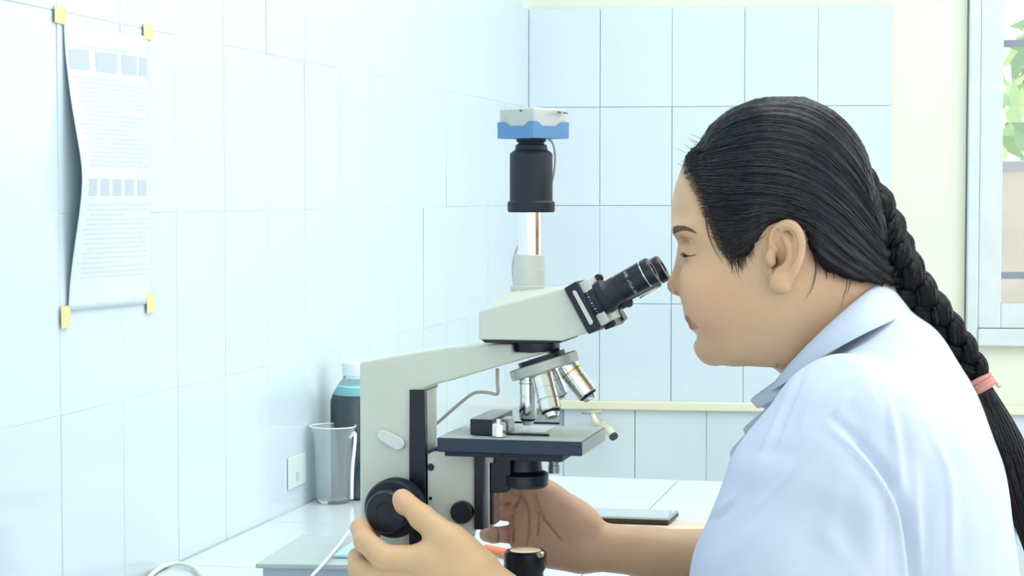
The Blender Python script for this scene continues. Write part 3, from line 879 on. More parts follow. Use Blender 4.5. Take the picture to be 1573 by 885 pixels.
# metal box with an overhanging lid, near left
zl = ZT + .048
A_, B_, D_ = PZ(392, 866, zl), PZ(462, 822, zl), PZ(560, 868, zl)
vx = (D_ - A_); vx.z = 0; vyy = (B_ - A_); vyy.z = 0
mb = empty('metal_box', (A_.x, A_.y, ZT), 'pale grey metal box with an overhanging lid at the bottom left on the worktop', 'box')
M_mb = mat('box_enamel', '#acb9b7', rough=.3, vary=.06, vscale=20)
def qbox(name, p, a, b, z0, z1, m, parent, bevel=.001):
    bm = bmesh.new()
    c = [p, p + a, p + a + b, p + b]
    lo = [bm.verts.new((v.x, v.y, z0)) for v in c]; hi = [bm.verts.new((v.x, v.y, z1)) for v in c]
    bm.faces.new(lo[::-1]); bm.faces.new(hi)
    for i in range(4): bm.faces.new((lo[i], lo[(i + 1) % 4], hi[(i + 1) % 4], hi[i]))
    return bm_obj(name, bm, m, parent, bevel=bevel)
qbox('lid', A_, vx, vyy, zl - .005, zl, M_mb, mb, .0012)
qbox('body', A_ + vx * .05 + vyy * .04, vx * .92, vyy * .92, ZT + .0005, zl - .005, mat('box_body', '#aab6c2', rough=.3), mb)
# pale blue packet lying on the box, and cables
p = PZ(512, 858, zl)
pk = qbox('sachet', Vector((p.x, p.y, 0)), vx * .30, vyy * .55, zl + .0003, zl + .004, mat('sachet_blue', '#a9d7ea', rough=.35), None, .0012)
tag(pk, 'small light blue packet lying on the metal box lid beside the hand', 'packet')
c = tube('white_cable', [PZ(478, 886, zl + .004), PZ(500, 862, zl + .004), PZ(520, 838, zl + .004), PZ(536, 816, zl + .012), PZ(548, 800, zl + .02), PZ(590, 800, zl - .02), PZ(640, 812, ZT + .004)], .0016, mat('cable_white', '#dfe7e2', rough=.45))
tag(c, 'thin whitish cable crossing the lid of the metal box', 'cable')
c = tube('coiled_cable', [PZ(225, 892, ZT + .004), PZ(238, 878, ZT + .004), PZ(256, 868, ZT + .004), PZ(275, 866, ZT + .004), PZ(295, 871, ZT + .004), PZ(308, 882, ZT + .004), PZ(316, 900, ZT + .004), PZ(300, 940, ZT + .004), PZ(240, 940, ZT + .004)], .0026, mat('cable_cream', '#dfe6d4', rough=.45))
tag(c, 'loop of pale cable curving on the worktop at the bottom left wall', 'cable')
# brown board and phone lying at the far right of the worktop
M_board = mat('kraft_board', '#cdbfab', rough=.6, vary=.05)
p0_, p1_ = PZ(905, 795, ZT + .003), PZ(1130, 793, ZT + .003)
bd = box('folder', (p0_.x - .03, p0_.y - .21, ZT + .0006), (min(p1_.x + .02, .585), p0_.y, ZT + .003), M_board, bevel=.0006)
tag(bd, 'flat tan folder on the worktop under the phone', 'folder')
zp = ZT + .012
f0 = PZ(1027, 797, zp); f1 = PZ(1043, 784, zp); f2 = PZ(880, 797, zp)
ph = empty('phone', (f0.x, f0.y, ZT + .0032), 'dark smartphone with bright screen and metal edge lying beyond the wrist', 'phone')
L_ = Vector((f0.x - .148, f0.y - .004, 0))
a_ = Vector((.148, .004, 0)); b_ = Vector((-.002, .070, 0))
b_ = (f1 - f0); b_.z = 0
qbox('case', L_, a_, b_, ZT + .0034, zp - .002, mat('phone_case', '#2a1c1c', rough=.4), ph, .002)
qbox('metal_rim', L_, a_, b_, zp - .0022, zp - .0003, mat('phone_rim', '#b8b29a', rough=.25, metal=.8), ph, .0006)
qbox('screen', L_ + a_ * .02 + b_ * .04, a_ * .96, b_ * .92, zp - .0004, zp, mat('phone_screen', '#9fb3b5', rough=.06, coat=1), ph, 0)
# tap on the far wall
def bw(px, py, off): # point in front of the far wall
    u, z = bpx(px, py, off); x, y = back(u, off); return Vector((x, y, z))
tp = empty('wall_tap', bw(925, 660, 0), 'small cream plastic tap on the far wall below the tile border', 'tap')
M_tap = mat('tap_cream', '#dcd9bd', rough=.35, metal=.2)
bm = tube_bm([bw(925, 655, 0), bw(925, 655, .03)], .011, 20)
tube_bm(spline([bw(920, 655, .03), bw(926, 656, .045), bw(935, 660, .06), bw(942, 670, .07)]), .0088, 16, bm)
bm_obj('spout', bm, M_tap, tp, smooth=True)
lathe('nozzle', bw(941, 668, .068), bw(945, 675, .075) - bw(941, 668, .068), [(0, .0085), (.004, .0095), (.008, .0088)], mat('tap_nozzle', '#34343c', rough=.4), tp, 20)
bm_obj('stem', tube_bm([bw(920, 655, .035), bw(913, 645, .035), bw(910, 635, .035)], .0065, 16), M_tap, tp, smooth=True)
ts = tube_bm([bw(893, 634, .035), bw(924, 633, .035)], .0038, 12)
bm_obj('handle', ts, mat('tap_handle', '#a9ae9f', rough=.4), tp, smooth=True)
# orange red streak on the worktop, added as a small tapered solid
pe = empty('orange_streak', PZ(758, 845, ZT + .005), 'orange red streak on the worktop just beyond the microscope base', 'streak')
pA, pB = PZ(745, 842, ZT + .006), PZ(775, 849, ZT + .006)
lathe('barrel', pA, pB - pA, [(0, .003), (.002, .005), (.05, .0055)], mat('streak_orange', '#f08a5a', rough=.4), pe, 16)
# ------------------------------------------------------------------ the woman at the microscope
YH = 1.714
def q2(px, py, Y=YH):
    p = PY(px, py, Y); return (p.x, p.z)
def resample_(g, n=24):
    s = spline([(a, b, 0) for a, b in g], 8)
    A = np.array([[p.x, p.y] for p in s]); d = np.r_[0, np.cumsum(np.hypot(*np.diff(A, axis=0).T))]
    t = np.linspace(0, d[-1], n)
    return np.stack([np.interp(t, d, A[:, 0]), np.interp(t, d, A[:, 1])], 1)
resample = resample_
def skin_col(V, base):
    return np.tile(np.array(lin(base)[:3]), (len(V), 1))
def gauss(V, c, r):
    d = V - np.array(c); return np.exp(-(d ** 2).sum(1) / (2 * r * r))[:, None]
person = empty('person', (PY(1330, 600, YH).x, YH, 0.45), 'woman in a white lab coat with a long black braid bending to the eyepieces', 'person')
M_skin = mat('skin', '#d9b38c', rough=0.48, sss=0.12, attr='tint', bump=.12, bscale=900, vary=.03, vscale=40)

# the head is built square-on, then turned as a whole towards the camera about the vertical through its middle
HROT = math.radians(7.0)
HPX = PY(1190, 303, YH).x
def turn(V):
    V = np.array(V, float); x = V[..., 0] - HPX; y = V[..., 1] - YH
    W = V.copy(); W[..., 0] = HPX + x * math.cos(HROT) - y * math.sin(HROT); W[..., 1] = YH + x * math.sin(HROT) + y * math.cos(HROT)
    return W
def turn_obj(o):
    me = o.data; n = len(me.vertices); co = np.zeros(n * 3, np.float32); me.vertices.foreach_get('co', co)
    me.vertices.foreach_set('co', turn(co.reshape(-1, 3)).astype(np.float32).ravel()); me.update()
def loc(px, py, dy):
    s = abs(dy) / 1.71
    p = PY(1190 + (px - 1190) * .985 / (1 + s), 303 + (py - 303) / (1 + s), YH); return p.x, p.z
def sections(G, tab, p=2.2, wcol=3, xc_px=1190, top=None, bot=None, Yc=YH, head=True):
    """closed volume from rows (py, front px, back px, half width m)"""
    zz = np.array([q2(1190, r[0])[1] for r in tab])
    sc_ = (lambda v: 1190 + (v - 1190) * .985) if head else (lambda v: v)
    xf = np.array([q2(sc_(r[1]), r[0])[0] for r in tab]); xb = np.array([q2(sc_(r[2]), r[0])[0] for r in tab])
    w = np.array([r[3] for r in tab])
    xcs = np.array([q2(r[4] if len(r) > 4 else xc_px, r[0])[0] for r in tab])
    o = np.argsort(zz)
    z = G.z[0, 0, :]
    def sm(v):
        f = np.interp(z, zz[o], v[o])
        n = max(1, int(0.006 / G.h))
        k = np.ones(2 * n + 1) / (2 * n + 1)
        return np.convolve(np.pad(f, n, mode='edge'), k, mode='valid')
    XF, XB, W, XC = sm(xf), sm(xb), sm(w), sm(xcs)
    XC = np.clip(XC, XF + .004, XB - .004)
    x = G.x; y = np.abs(G.y - Yc)
    hx = np.where(x < XC[None, None, :], (XC - XF)[None, None, :], (XB - XC)[None, None, :])
    r = ((y / W[None, None, :]) ** p + (np.abs(x - XC[None, None, :]) / hx) ** p) ** (1 / p)
    D = (r - 1) * np.minimum(hx, W[None, None, :])
    zt_, zb_ = z.max(), z.min()
    ztop, zbot = zz.max(), zz.min()
    D = np.maximum(D, np.maximum(G.z - ztop, zbot - G.z))
    return D.astype(np.float32)

H_ = 0.0014
lo = PY(1015, 640, YH); hi = PY(1400, 140, YH)
G = Grid((lo.x, YH - .105, lo.z), (hi.x, YH + .105, hi.z), H_)
head_tab = [(160, 1150, 1235, .020), (172, 1122, 1268, .040), (190, 1100, 1295, .054), (215, 1078, 1317, .063), (245, 1052, 1330, .069), (270, 1041, 1335, .071),
            (290, 1035, 1337, .0735), (318, 1030.5, 1337, .0745), (345, 1030, 1334, .0745), (356, 1033, 1330, .074), (368, 1039, 1326, .0735), (380, 1043, 1322, .0725), (400, 1046.5, 1312, .0715),
            (425, 1047, 1300, .070), (440, 1047.5, 1294, .069), (455, 1048.5, 1288, .068), (475, 1053, 1280, .066), (495, 1060, 1272, .0635), (512, 1065, 1264, .0605), (530, 1067.5, 1255, .057), (545, 1073, 1248, .053), (575, 1092, 1240, .048)]
D = sections(G, head_tab, p=2.15)
G.full(D, .004, '+')
# underside of the jaw
jaw = [(1000, 545), (1072, 545), (1082, 553), (1098, 558.5), (1125, 560), (1150, 558), (1185, 560), (1400, 590)]
jx = [q2(a, b)[0] for a, b in jaw]; jz = [q2(a, b)[1] for a, b in jaw]
zj = np.interp(G.x[:, 0, 0], jx, jz)[:, None, None]
under = (zj - G.z) + 0 * G.y
A = G.F; k = .016
h = np.maximum(k - np.abs(A - under), 0) / k
G.F = (np.maximum(A, under) + h * h * k * .25).astype(np.float32)
# neck
def P3(px, py, dy=0.0): x, z = loc(px, py, dy); return np.array([x, YH + dy, z])
G.cap(P3(1258, 430), P3(1330, 650), .052, .054, .022)
G.cap(P3(1300, 470), P3(1345, 590), .046, .050, .02)
# cheeks, brow, temple
for s in (-1, 1):
    G.ell(P3(1100, 452, s * .036), (.030, .020, .030), .018)
    G.ell(P3(1084, 430, s * .036), (.020, .014, .014), .014)
    G.ell(P3(1056, 352, s * .026), (.0135, .022, .007), .010)
    # eye hollow, ball and lids
    G.ell(P3(1050, 374, s * .030), (.0065, .013, .0050), .008, '-')
    G.ell(P3(1052, 398, s * .024), (.0050, .010, .0040), .006, '-')
    G.ell(P3(1067, 386, s * .031), (.0118, .0125, .0112), .003)
# nose
G.cap(P3(1051, 388), P3(1039, 434), .0055, .0066, .008)
G.cap(P3(1039, 434), P3(1038.5, 439), .0064, .0060, .005)
G.cap(P3(1038.5, 439), P3(1049, 445), .0058, .0046, .006)
for s in (-1, 1):
    G.ell(P3(1049, 439, s * .0120), (.0080, .0058, .0066), .004)
    G.cap(P3(1048, 449, s * .007), P3(1041, 448, s * .0055), .0026, .0018, .002, '-')
    G.cap(P3(1057, 436, s * .0185), P3(1062, 446, s * .0185), .0012, .0010, .004, '-')
    G.chain([P3(1062.5, 489, 0), P3(1064, 490, s * .009), P3(1072, 493, s * .018), P3(1077, 495, s * .022)], [.0040, .0042, .0028, .0012], .004)
    G.chain([P3(1067, 501, 0), P3(1068.5, 501, s * .009), P3(1074, 498, s * .017), P3(1078, 496, s * .022)], [.0042, .0042, .0026, .0010], .004)
    G.chain([P3(1058, 495.5, 0), P3(1061, 495.5, s * .009), P3(1070, 495.5, s * .018), P3(1080, 494.5, s * .0235)], [.0007, .0008, .0009, .0012], .0022, '-')
    G.cap(P3(1081, 493, s * .025), P3(1084, 502, s * .027), .0012, .0012, .004, '-')
G.ell(P3(1061, 470), (.006, .012, .010), .008)
G.ell(P3(1090, 536), (.0115, .020, .012), .012)
# hollow under the lower lip
G.ell(P3(1060, 516), (.005, .022, .004), .006, '-')
# ears
def EP(px, py, y): x, z = loc(px, py, .075); return np.array([x, y, z])
HEADG = G
def field_at(Gs, x, y, z):
    """trilinear sample of a grid's field on broadcast axes"""
    def ax(v, lo, n):
        t = np.clip((v - lo) / Gs.h, 0, n - 1.001); i = t.astype(int); return i, (t - i)
    ix, fx = ax(x.ravel(), Gs.lo[0], Gs.n[0]); iy, fy = ax(y.ravel(), Gs.lo[1], Gs.n[1]); iz, fz = ax(z.ravel(), Gs.lo[2], Gs.n[2])
    out = 0
    for a in (0, 1):
        for b in (0, 1):
            for c in (0, 1):
                w = (fx if a else 1 - fx)[:, None, None] * (fy if b else 1 - fy)[None, :, None] * (fz if c else 1 - fz)[None, None, :]
                out = out + w * Gs.F[np.ix_(ix + a, iy + b, iz + c)]
    return out.astype(np.float32)
EARS = []
for s in (-1, 1):
    def E_(px, py, dy): return EP(px, py, YH + s * dy)
    def sch(pts, rad, k, op='+', n=5):
        P = [E_(*p) for p in pts]; Q = spline(P, n); m = len(P)
        rr = np.interp(np.arange(len(Q)) / n, range(m), rad)
        Gr.chain([np.array(q) for q in Q], list(rr), k, op)
    a, b = EP(1160, 460, 0), EP(1250, 325, 0)
    y0, y1 = sorted((YH + s * .050, YH + s * .098))
    Gr = Grid((a[0], y0, a[2]), (b[0], y1, b[2]), .0008)
    Gr.F = field_at(G, Gr.x, Gr.y, Gr.z) + .0007
    sch([(1203, 368, .0750), (1205, 392, .0745), (1197, 425, .0725)], [.0100, .0110, .0068], .005)
    Gr.cap(E_(1192, 385, .070), E_(1190, 415, .070), .010, .009, .006)
    sch([(1186, 390, .0775), (1182, 376, .080), (1185, 360, .0820), (1194, 349, .0840), (1206, 345, .0860), (1217, 351, .0875), (1224, 367, .0882), (1224, 385, .0875), (1219, 403, .086), (1211, 420, .0830), (1202, 434, .080)],
        [.0018, .0024, .0028, .0031, .0034, .0036, .0037, .0037, .0036, .0038, .0042], .0025)
    sch([(1197, 424, .0795), (1193, 434, .0790), (1198, 439, .0785)], [.0062, .0052, .0048], .005)
    # concha, canal, fossa, scapha
    Gr.ell(E_(1194, 400, .0875), (.0085, .0095, .0095), .002, '-')
    sch([(1188, 398, .0815), (1188, 408, .0805), (1184, 414, .0820)], [.0040, .0038, .0026], .0015, '-')
    Gr.ell(E_(1185, 402, .0740), (.0026, .0090, .0042), .0015, '-')
    sch([(1188, 358, .0880), (1190, 367, .0870), (1196, 376, .0855), (1201, 384, .0850), (1203, 394, .0855)], [.0036, .0046, .0036, .0034, .0036], .0018, '-')
    sch([(1201, 355, .0895), (1211, 361, .0905), (1216, 376, .0905), (1214, 394, .0895), (1207, 410, .0880)], [.0020, .0026, .0026, .0022, .0012], .0018, '-')
    sch([(1202, 364, .0835), (1208, 376, .0845), (1210, 392, .0845), (1205, 407, .0835), (1196, 414, .0825), (1190, 418, .0815)], [.0020, .0024, .0025, .0025, .0024, .0022], .0025)
    sch([(1180, 386, .0790), (1179, 396, .0810), (1181, 404, .0810)], [.0022, .0032, .0022], .003)
    EARS.append(Gr.mesh())
V, F = G.mesh()
for ve, fe in EARS:
    F = np.concatenate([F, fe + len(V)]); V = np.concatenate([V, ve])
T = skin_col(V, '#cba583')
def mixc(T, w, c): return T * (1 - w) + np.array(lin(c)[:3]) * w
T = mixc(T, .28 * np.clip(sum(gauss(V, P3(1090, 465, s * .055), .020) for s in (-1, 1)), 0, 1), '#cf9077')
T = mixc(T, .35 * gauss(V, P3(1034, 438), .009), '#d9957a')
T = mixc(T, .25 * gauss(V, P3(1080, 290), .06), '#d0ab89')
T = mixc(T, .75 * np.clip(sum(gauss(V, EP(1185, 402, YH + s * .076), .0040) for s in (-1, 1)), 0, 1), '#5f3526')  # ear canal shade painted into the skin tint
T = mixc(T, .35 * np.clip(sum(gauss(V, EP(1194, 400, YH + s * .080), .008) for s in (-1, 1)), 0, 1), '#a5704f')  # shade of the concha hollow painted in as well
# lips
VT = turn(V); vx_, vz_ = proj(VT)
ymid = np.abs(V[:, 1] - YH)
upl = [(1046, 485), (1057, 485), (1068, 490), (1077, 495), (1068, 497), (1050, 496)]
lol = [(1050, 496), (1068, 497), (1077, 495), (1075, 501), (1070, 506), (1056, 508)]
near = V[:, 1] < YH + .005
sd = np.minimum(poly_sdf(upl, vx_, vz_), poly_sdf(lol, vx_, vz_))
lip = (smoothstep(1.5, -1.0, sd) * (ymid < .041) * near)[:, None]
far_l = (smoothstep(.0045, .0025, np.abs(V[:, 2] - P3(1060, 496)[2])) * (V[:, 1] >= YH + .005) * (ymid < .024) * (V[:, 0] < P3(1076, 495)[0]))[:, None]
T = mixc(T, .85 * np.maximum(lip, far_l), '#b04a54')
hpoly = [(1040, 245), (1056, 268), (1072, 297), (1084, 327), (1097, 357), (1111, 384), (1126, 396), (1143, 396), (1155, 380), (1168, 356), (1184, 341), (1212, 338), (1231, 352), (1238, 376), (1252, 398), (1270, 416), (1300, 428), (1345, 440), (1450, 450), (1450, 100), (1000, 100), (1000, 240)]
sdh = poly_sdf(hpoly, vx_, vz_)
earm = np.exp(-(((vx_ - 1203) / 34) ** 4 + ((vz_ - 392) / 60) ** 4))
T = mixc(T, (.75 * smoothstep(16, -6, sdh) * (1 - earm))[:, None], '#4a382f')  # scalp hair tone along the hairline; hair shade below the nape painted in
# lids: darker along the lash line and in the fold
T = mixc(T, .30 * np.clip(sum(gauss(V, P3(1052, 386, s * .036), .008) for s in (-1, 1)), 0, 1), '#a5805c')
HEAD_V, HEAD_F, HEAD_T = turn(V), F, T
bvh_head = BVHTree.FromPolygons([tuple(v) for v in V], [tuple(f) for f in F])

# ---- hands (one grid each), forearms, hidden torso; all joined into the one body mesh
BV, BF, BT = [HEAD_V], [HEAD_F], [HEAD_T]
def add_piece(V, F, T):
    BF.append(F + sum(len(v) for v in BV)); BV.append(V); BT.append(T)

def pt(px, py, Y): p = PY(px, py, Y); return np.array([p.x, Y, p.z])
# near (left) hand on the focus knob
a, b = pt(500, 1010, 1.57), pt(900, 735, 1.70)
G = Grid((a[0], 1.548, a[2]), (b[0] + .05, 1.70, b[2]), .0014)
# wrist and forearm
G.cap(pt(722, 897, 1.612), pt(872, 1002, 1.600), .0285, .028, .012)
G.cap(pt(872, 1002, 1.600), pt(1010, 1040, 1.590), .028, .030, .012)
# back of the hand
G.ell(pt(690, 884, 1.610), (.034, .017, .030), .012, R=None)
G.cap(pt(664, 864, 1.603), pt(725, 890, 1.606), .017, .020, .012)
G.cap(pt(665, 900, 1.606), pt(735, 918, 1.608), .018, .021, .012)
G.cap(pt(668, 935, 1.612), pt(735, 940, 1.612), .017, .020, .012)
# thumb
G.chain([pt(726, 872, 1.606), pt(690, 830, 1.604), pt(648, 795, 1.610), pt(618, 766, 1.6215)], [.019, .0132, .0108, .0085], .010, kk=.004)
G.ell(pt(620, 774, 1.6190), (.0085, .0075, .010), .004)
# web between thumb and index
G.cap(pt(700, 845, 1.607), pt(672, 852, 1.607), .014, .013, .014)
# index, middle, ring, little
fing = [
    ([pt(676, 862, 1.604), pt(592, 858, 1.596), pt(561, 832, 1.612), pt(553, 811, 1.634), pt(573, 824, 1.652)], [.0140, .0115, .0098, .0080, .0066]),
    ([pt(672, 900, 1.606), pt(582, 893, 1.598), pt(552, 872, 1.614), pt(548, 856, 1.636)], [.0142, .0118, .0100, .0084]),
    ([pt(674, 934, 1.610), pt(590, 930, 1.602), pt(562, 908, 1.618), pt(560, 892, 1.640)], [.0135, .0112, .0096, .0080]),
    ([pt(682, 962, 1.616), pt(612, 960, 1.608), pt(586, 940, 1.622), pt(584, 925, 1.640)], [.0120, .0098, .0086, .0072])]
for i, (c, r) in enumerate(fing):
    g2 = Grid(G.lo, G.lo + (G.n - 1) * G.h, G.h) if False else None
    G.chain(c, r, .0035 if i else .006, kk=.003)
# creases between fingers
G.chain([pt(540, 843, 1.590), pt(558, 852, 1.586), pt(590, 872, 1.5835), pt(600, 874, 1.583)], [.0012, .0012, .0010, .0004], .0024, '-')
V, F = G.mesh()
T = skin_col(V, '#cfa981')
pq, pr = proj(V)
nl = np.exp(-(((pq - 617 - (pr - 765) * .5) / 5) ** 4 + ((pr - 766) / 10) ** 4)) * (V[:, 1] < 1.625)
T = mixc(T, .4 * nl[:, None], '#dcc0aa')
T = mixc(T, .35 * gauss(V, pt(610, 772, 1.612), .012), '#d0987c')
T = mixc(T, .7 * gauss(V, pt(574, 824, 1.652), .006), '#a8524a')
T = mixc(T, .3 * gauss(V, pt(552, 815, 1.62), .012), '#d0987c')
T = mixc(T, .3 * gauss(V, pt(548, 850, 1.62), .012), '#d0987c')
add_piece(V, F, T)

# far (right) hand, palm to the camera, under the condenser
a, b = pt(715, 900, 1.80), pt(1100, 725, 1.80)
YP = 1.795
G = Grid((a[0], 1.750, a[2] - .02), (b[0], 1.865, b[2] + .01), .0014)
G.cap(pt(905, 838, 1.805), pt(1000, 850, 1.815), .0235, .0225, .010)
G.cap(pt(1000, 850, 1.815), pt(1150, 862, 1.83), .0225, .031, .012)
G.ell(pt(850, 812, 1.803), (.041, .0165, .035), .012)
G.cap(pt(815, 790, 1.800), pt(885, 812, 1.806), .018, .021, .012)
G.cap(pt(815, 835, 1.802), pt(890, 845, 1.806), .018, .021, .012)
# thenar mound and thumb (hidden behind the condenser)
G.cap(pt(838, 762, 1.788), pt(892, 806, 1.798), .0150, .0165, .010)
G.chain([pt(846, 772, 1.786), pt(815, 748, 1.783), pt(788, 735, 1.788), pt(770, 728, 1.794)], [.016, .0115, .0100, .0085], .008, kk=.003)
# fingers curling away and back
ff = [
    ([pt(812, 768, 1.800), pt(780, 762, 1.797), pt(762, 762, 1.812), pt(762, 760, 1.828)], [.0105, .0096, .0088, .0080]),
    ([pt(808, 788, 1.800), pt(776, 786, 1.793), pt(756, 786, 1.806), pt(757, 785, 1.824)], [.0100, .0086, .0082, .0076]),
    ([pt(805, 822, 1.801), pt(778, 821, 1.793), pt(758, 822, 1.797), pt(748, 821, 1.804)], [.0094, .0080, .0078, .0074])]
for c, r in ff: G.chain(c, r, .004, kk=.002)
# palm lines
PALM = ([(802, 750), (800, 762), (793, 775), (787, 795), (787, 815), (788, 835)],
             [(803, 756), (811, 780), (813, 800), (812, 820), (808, 838)],
             [(823, 758), (827, 775), (838, 800), (852, 818), (862, 830)],
             [(829, 785), (828, 805), (825, 822)], [(779, 812), (782, 822), (781, 834)], [(763, 812), (766, 822), (764, 833)], [(752, 774), (768, 777), (782, 774)])
for line in PALM:
    pts = []
    for (px_, py_) in line:
        pts.append((px_, py_))
    for (p, q_) in zip(pts, pts[1:]):
        # find the surface depth along y at both ends from the field
        def surf(px_, py_):
            c = pt(px_, py_, 1.785)
            i = int((c[0] - G.lo[0]) / G.h); kz = int((c[2] - G.lo[2]) / G.h)
            col_ = G.F[i, :, kz]; w = np.where(col_ < 0)[0]
            if len(w) == 0: return None
            return np.array([c[0], G.lo[1] + w[0] * G.h - .0003, c[2]])
        A_, B_2 = surf(*p), surf(*q_)
        if A_ is not None and B_2 is not None: G.cap(A_, B_2, .0008, .0008, .0020, '-')
for px_, y0_, y1_ in ((764, 812, 834), (780, 811, 835)):
    c0_, c1_ = pt(px_, y0_, 1.786), pt(px_ + 1, y1_, 1.786)
    G.cap(c0_, c1_, .0009, .0009, .002, '-')
V, F = G.mesh()
T = skin_col(V, '#cba088')
px5, py5 = proj(V)
dcr = np.full(len(V), 99.0)
for line in PALM:
    for (x0_, y0_), (x1_, y1_) in zip(line, line[1:]):
        ex, ey = x1_ - x0_, y1_ - y0_; t_ = np.clip(((px5 - x0_) * ex + (py5 - y0_) * ey) / (ex * ex + ey * ey), 0, 1)
        dcr = np.minimum(dcr, np.hypot(px5 - x0_ - t_ * ex, py5 - y0_ - t_ * ey))
T = mixc(T, (.55 * np.exp(-(dcr / 1.6) ** 2) * (V[:, 1] < 1.806))[:, None], '#8a5a42')
T = mixc(T, smoothstep(pt(880, 800, 1.8)[0], pt(960, 800, 1.8)[0], V[:, 0])[:, None], '#cba583')
T = mixc(T, .5 * gauss(V, pt(765, 790, 1.79), .02), '#b97c68')
nl = np.exp(-(((px5 - 757) / 7) ** 4 + ((py5 - 821) / 9) ** 4)) * (V[:, 1] < 1.80)
T = mixc(T, .5 * nl[:, None], '#dcbcb0')
T = mixc(T, .5 * gauss(V, pt(748, 822, 1.795), .008), '#c58b78')
add_piece(V, F, T)
# upper arms and trunk under the coat
G = Grid((.52, 1.48, .42), (1.10, 1.98, 1.12), .009)
SHN, ELN = pt(1300, 690, 1.570), pt(1205, 1070, 1.560)
SHF, ELF = pt(1300, 690, 1.870), pt(1275, 880, 1.880)
G.cap(SHN, ELN, .042, .036, .02); G.cap(ELN, pt(1010, 1040, 1.590), .036, .030, .02)
G.cap(SHF, ELF, .042, .036, .02); G.cap(ELF, pt(1130, 862, 1.83), .036, .030, .02)
G.cap(P3(1360, 680), P3(1390, 1150), .065, .085, .04)
V, F = G.mesh()
add_piece(V, F, skin_col(V, '#cba583'))
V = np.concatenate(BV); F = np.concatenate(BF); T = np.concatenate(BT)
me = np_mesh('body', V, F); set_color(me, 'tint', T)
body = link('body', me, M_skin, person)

# ---- eyes, lashes, brows
M_eye = mat('eyeball', '#d8d2cb', rough=.15, coat=.5)
M_lash = mat('lash_black', '#17131a', rough=.6)
M_brow = mat('brow_hair', '#6b594b', rough=.8)
def head_hit(px, py, side, off=.0004):
    """point of the (unturned) head above the image point, seen from the given side"""
    x, z = loc(px, py, .04)
    h = bvh_head.ray_cast(Vector((x, YH + side * .2, z)), Vector((0, -side, 0)), .19)
    if h[0] is None:
        h = bvh_head.find_nearest(Vector((x, YH + side * .02, z)))
    return h[0] + h[1] * off
for s in (-1, 1):
    ec = Vector(P3(1067, 386, s * .031))
    e = bm_obj('eye', lathe_bm(ec, (-.93, s * .05, -.36), [(0, 0), (.004, .009), (.010, .0060), (.0114, .0030), (.0117, 0)], 24), mat('iris_dark_%d' % (s + 1), '#1d1412', rough=.1, coat=1), person, smooth=True)
    turn_obj(e)
    bm = bmesh.new()
    rg = random.Random(3)
    line = [(1047.5, 388.5), (1050, 391), (1056, 392.5), (1062, 392), (1067, 390)]
    lp = [head_hit(a, b, s, .0003) for a, b in resample_(line, 16)]
    tube_bm(lp, .0006, 6, bm, radii=[.0006 - .0004 * (k / 15) for k in range(16)])
    for k in range(22):
        rp = lp[rg.randrange(0, 7)]
        L = rg.uniform(.0022, .0042)
        d = Vector((-L, s * rg.uniform(0, .0008), rg.uniform(-.0010, .0002)))
        tube_bm([rp, rp + d * .55 + Vector((0, 0, -.0005)), rp + d], .0002, 4, bm, radii=[.00035, .00025, .0001])
    turn_obj(bm_obj('eyelashes', bm, M_lash, person, smooth=True))
    bm = bmesh.new()
    for k in range(300):
        t = rg.random() ** 1.15; v = rg.uniform(-1, 1)
        cx_ = 1030.5 + 33 * t; cy_ = 354.5 - 10 * math.sin(t * 1.9) + 11 * t ** 1.5 + v * (4.6 * (1 - t) ** .7 + .5)
        p0_b = head_hit(cx_, cy_, s, .0002); p1_b = head_hit(cx_ + 4.5, cy_ - 2.0 + 4 * t, s, .0005)
        tube_bm([p0_b, p0_b.lerp(p1_b, .5) + Vector((0, s * .0003, 0)), p1_b], .0002, 3, bm, radii=[.00026, .00022, .0001])
    turn_obj(bm_obj('eyebrow', bm, M_brow, person, smooth=True))

# ---- hair volume
lo = PY(1030, 470, YH); hi = PY(1400, 140, YH)
G = Grid((lo.x - .004, YH - .108, lo.z), (hi.x, YH + .108, hi.z), .0020)
hair_tab = [(152, 1178, 1222, .012), (157, 1150, 1248, .032), (165, 1126, 1268, .046), (180, 1102, 1288, .058), (200, 1086, 1308, .067), (215, 1079, 1319, .071), (240, 1047, 1331, .0775), (262, 1038, 1338, .080), (290, 1033, 1348, .082),
            (320, 1030, 1358, .0825), (350, 1029, 1364, .082), (380, 1031, 1370, .081), (410, 1040, 1378, .077), (435, 1050, 1384, .070), (460, 1060, 1392, .062)]
D = sections(G, hair_tab, p=2.1)
G.full(D, .002, '+')
hp = [(990, 215), (1040, 245), (1056, 268), (1072, 297), (1084, 327), (1097, 357), (1111, 384), (1126, 396), (1143, 396), (1155, 380), (1168, 356), (1184, 341), (1212, 338), (1231, 352), (1238, 376), (1252, 398), (1270, 416), (1300, 428), (1345, 440), (1450, 450), (1450, 100), (990, 100)]
poly = [loc(a, b, .066) for a, b in hp]
P2 = poly_sdf(poly, G.x[:, 0, 0][:, None], G.z[0, 0, :][None, :])[:, None, :].astype(np.float32)
HD = sections(G, head_tab, p=2.15)
_bk = smoothstep(q2(1232, 300)[0], q2(1300, 300)[0], G.x) * smoothstep(q2(1200, 250)[1], q2(1200, 330)[1], G.z)
G.full(HD - (.0012 + .0105 * smoothstep(0, .030, -P2) + .05 * _bk), .003, '&')
G.full(P2 + 0 * G.y, .004, '&')
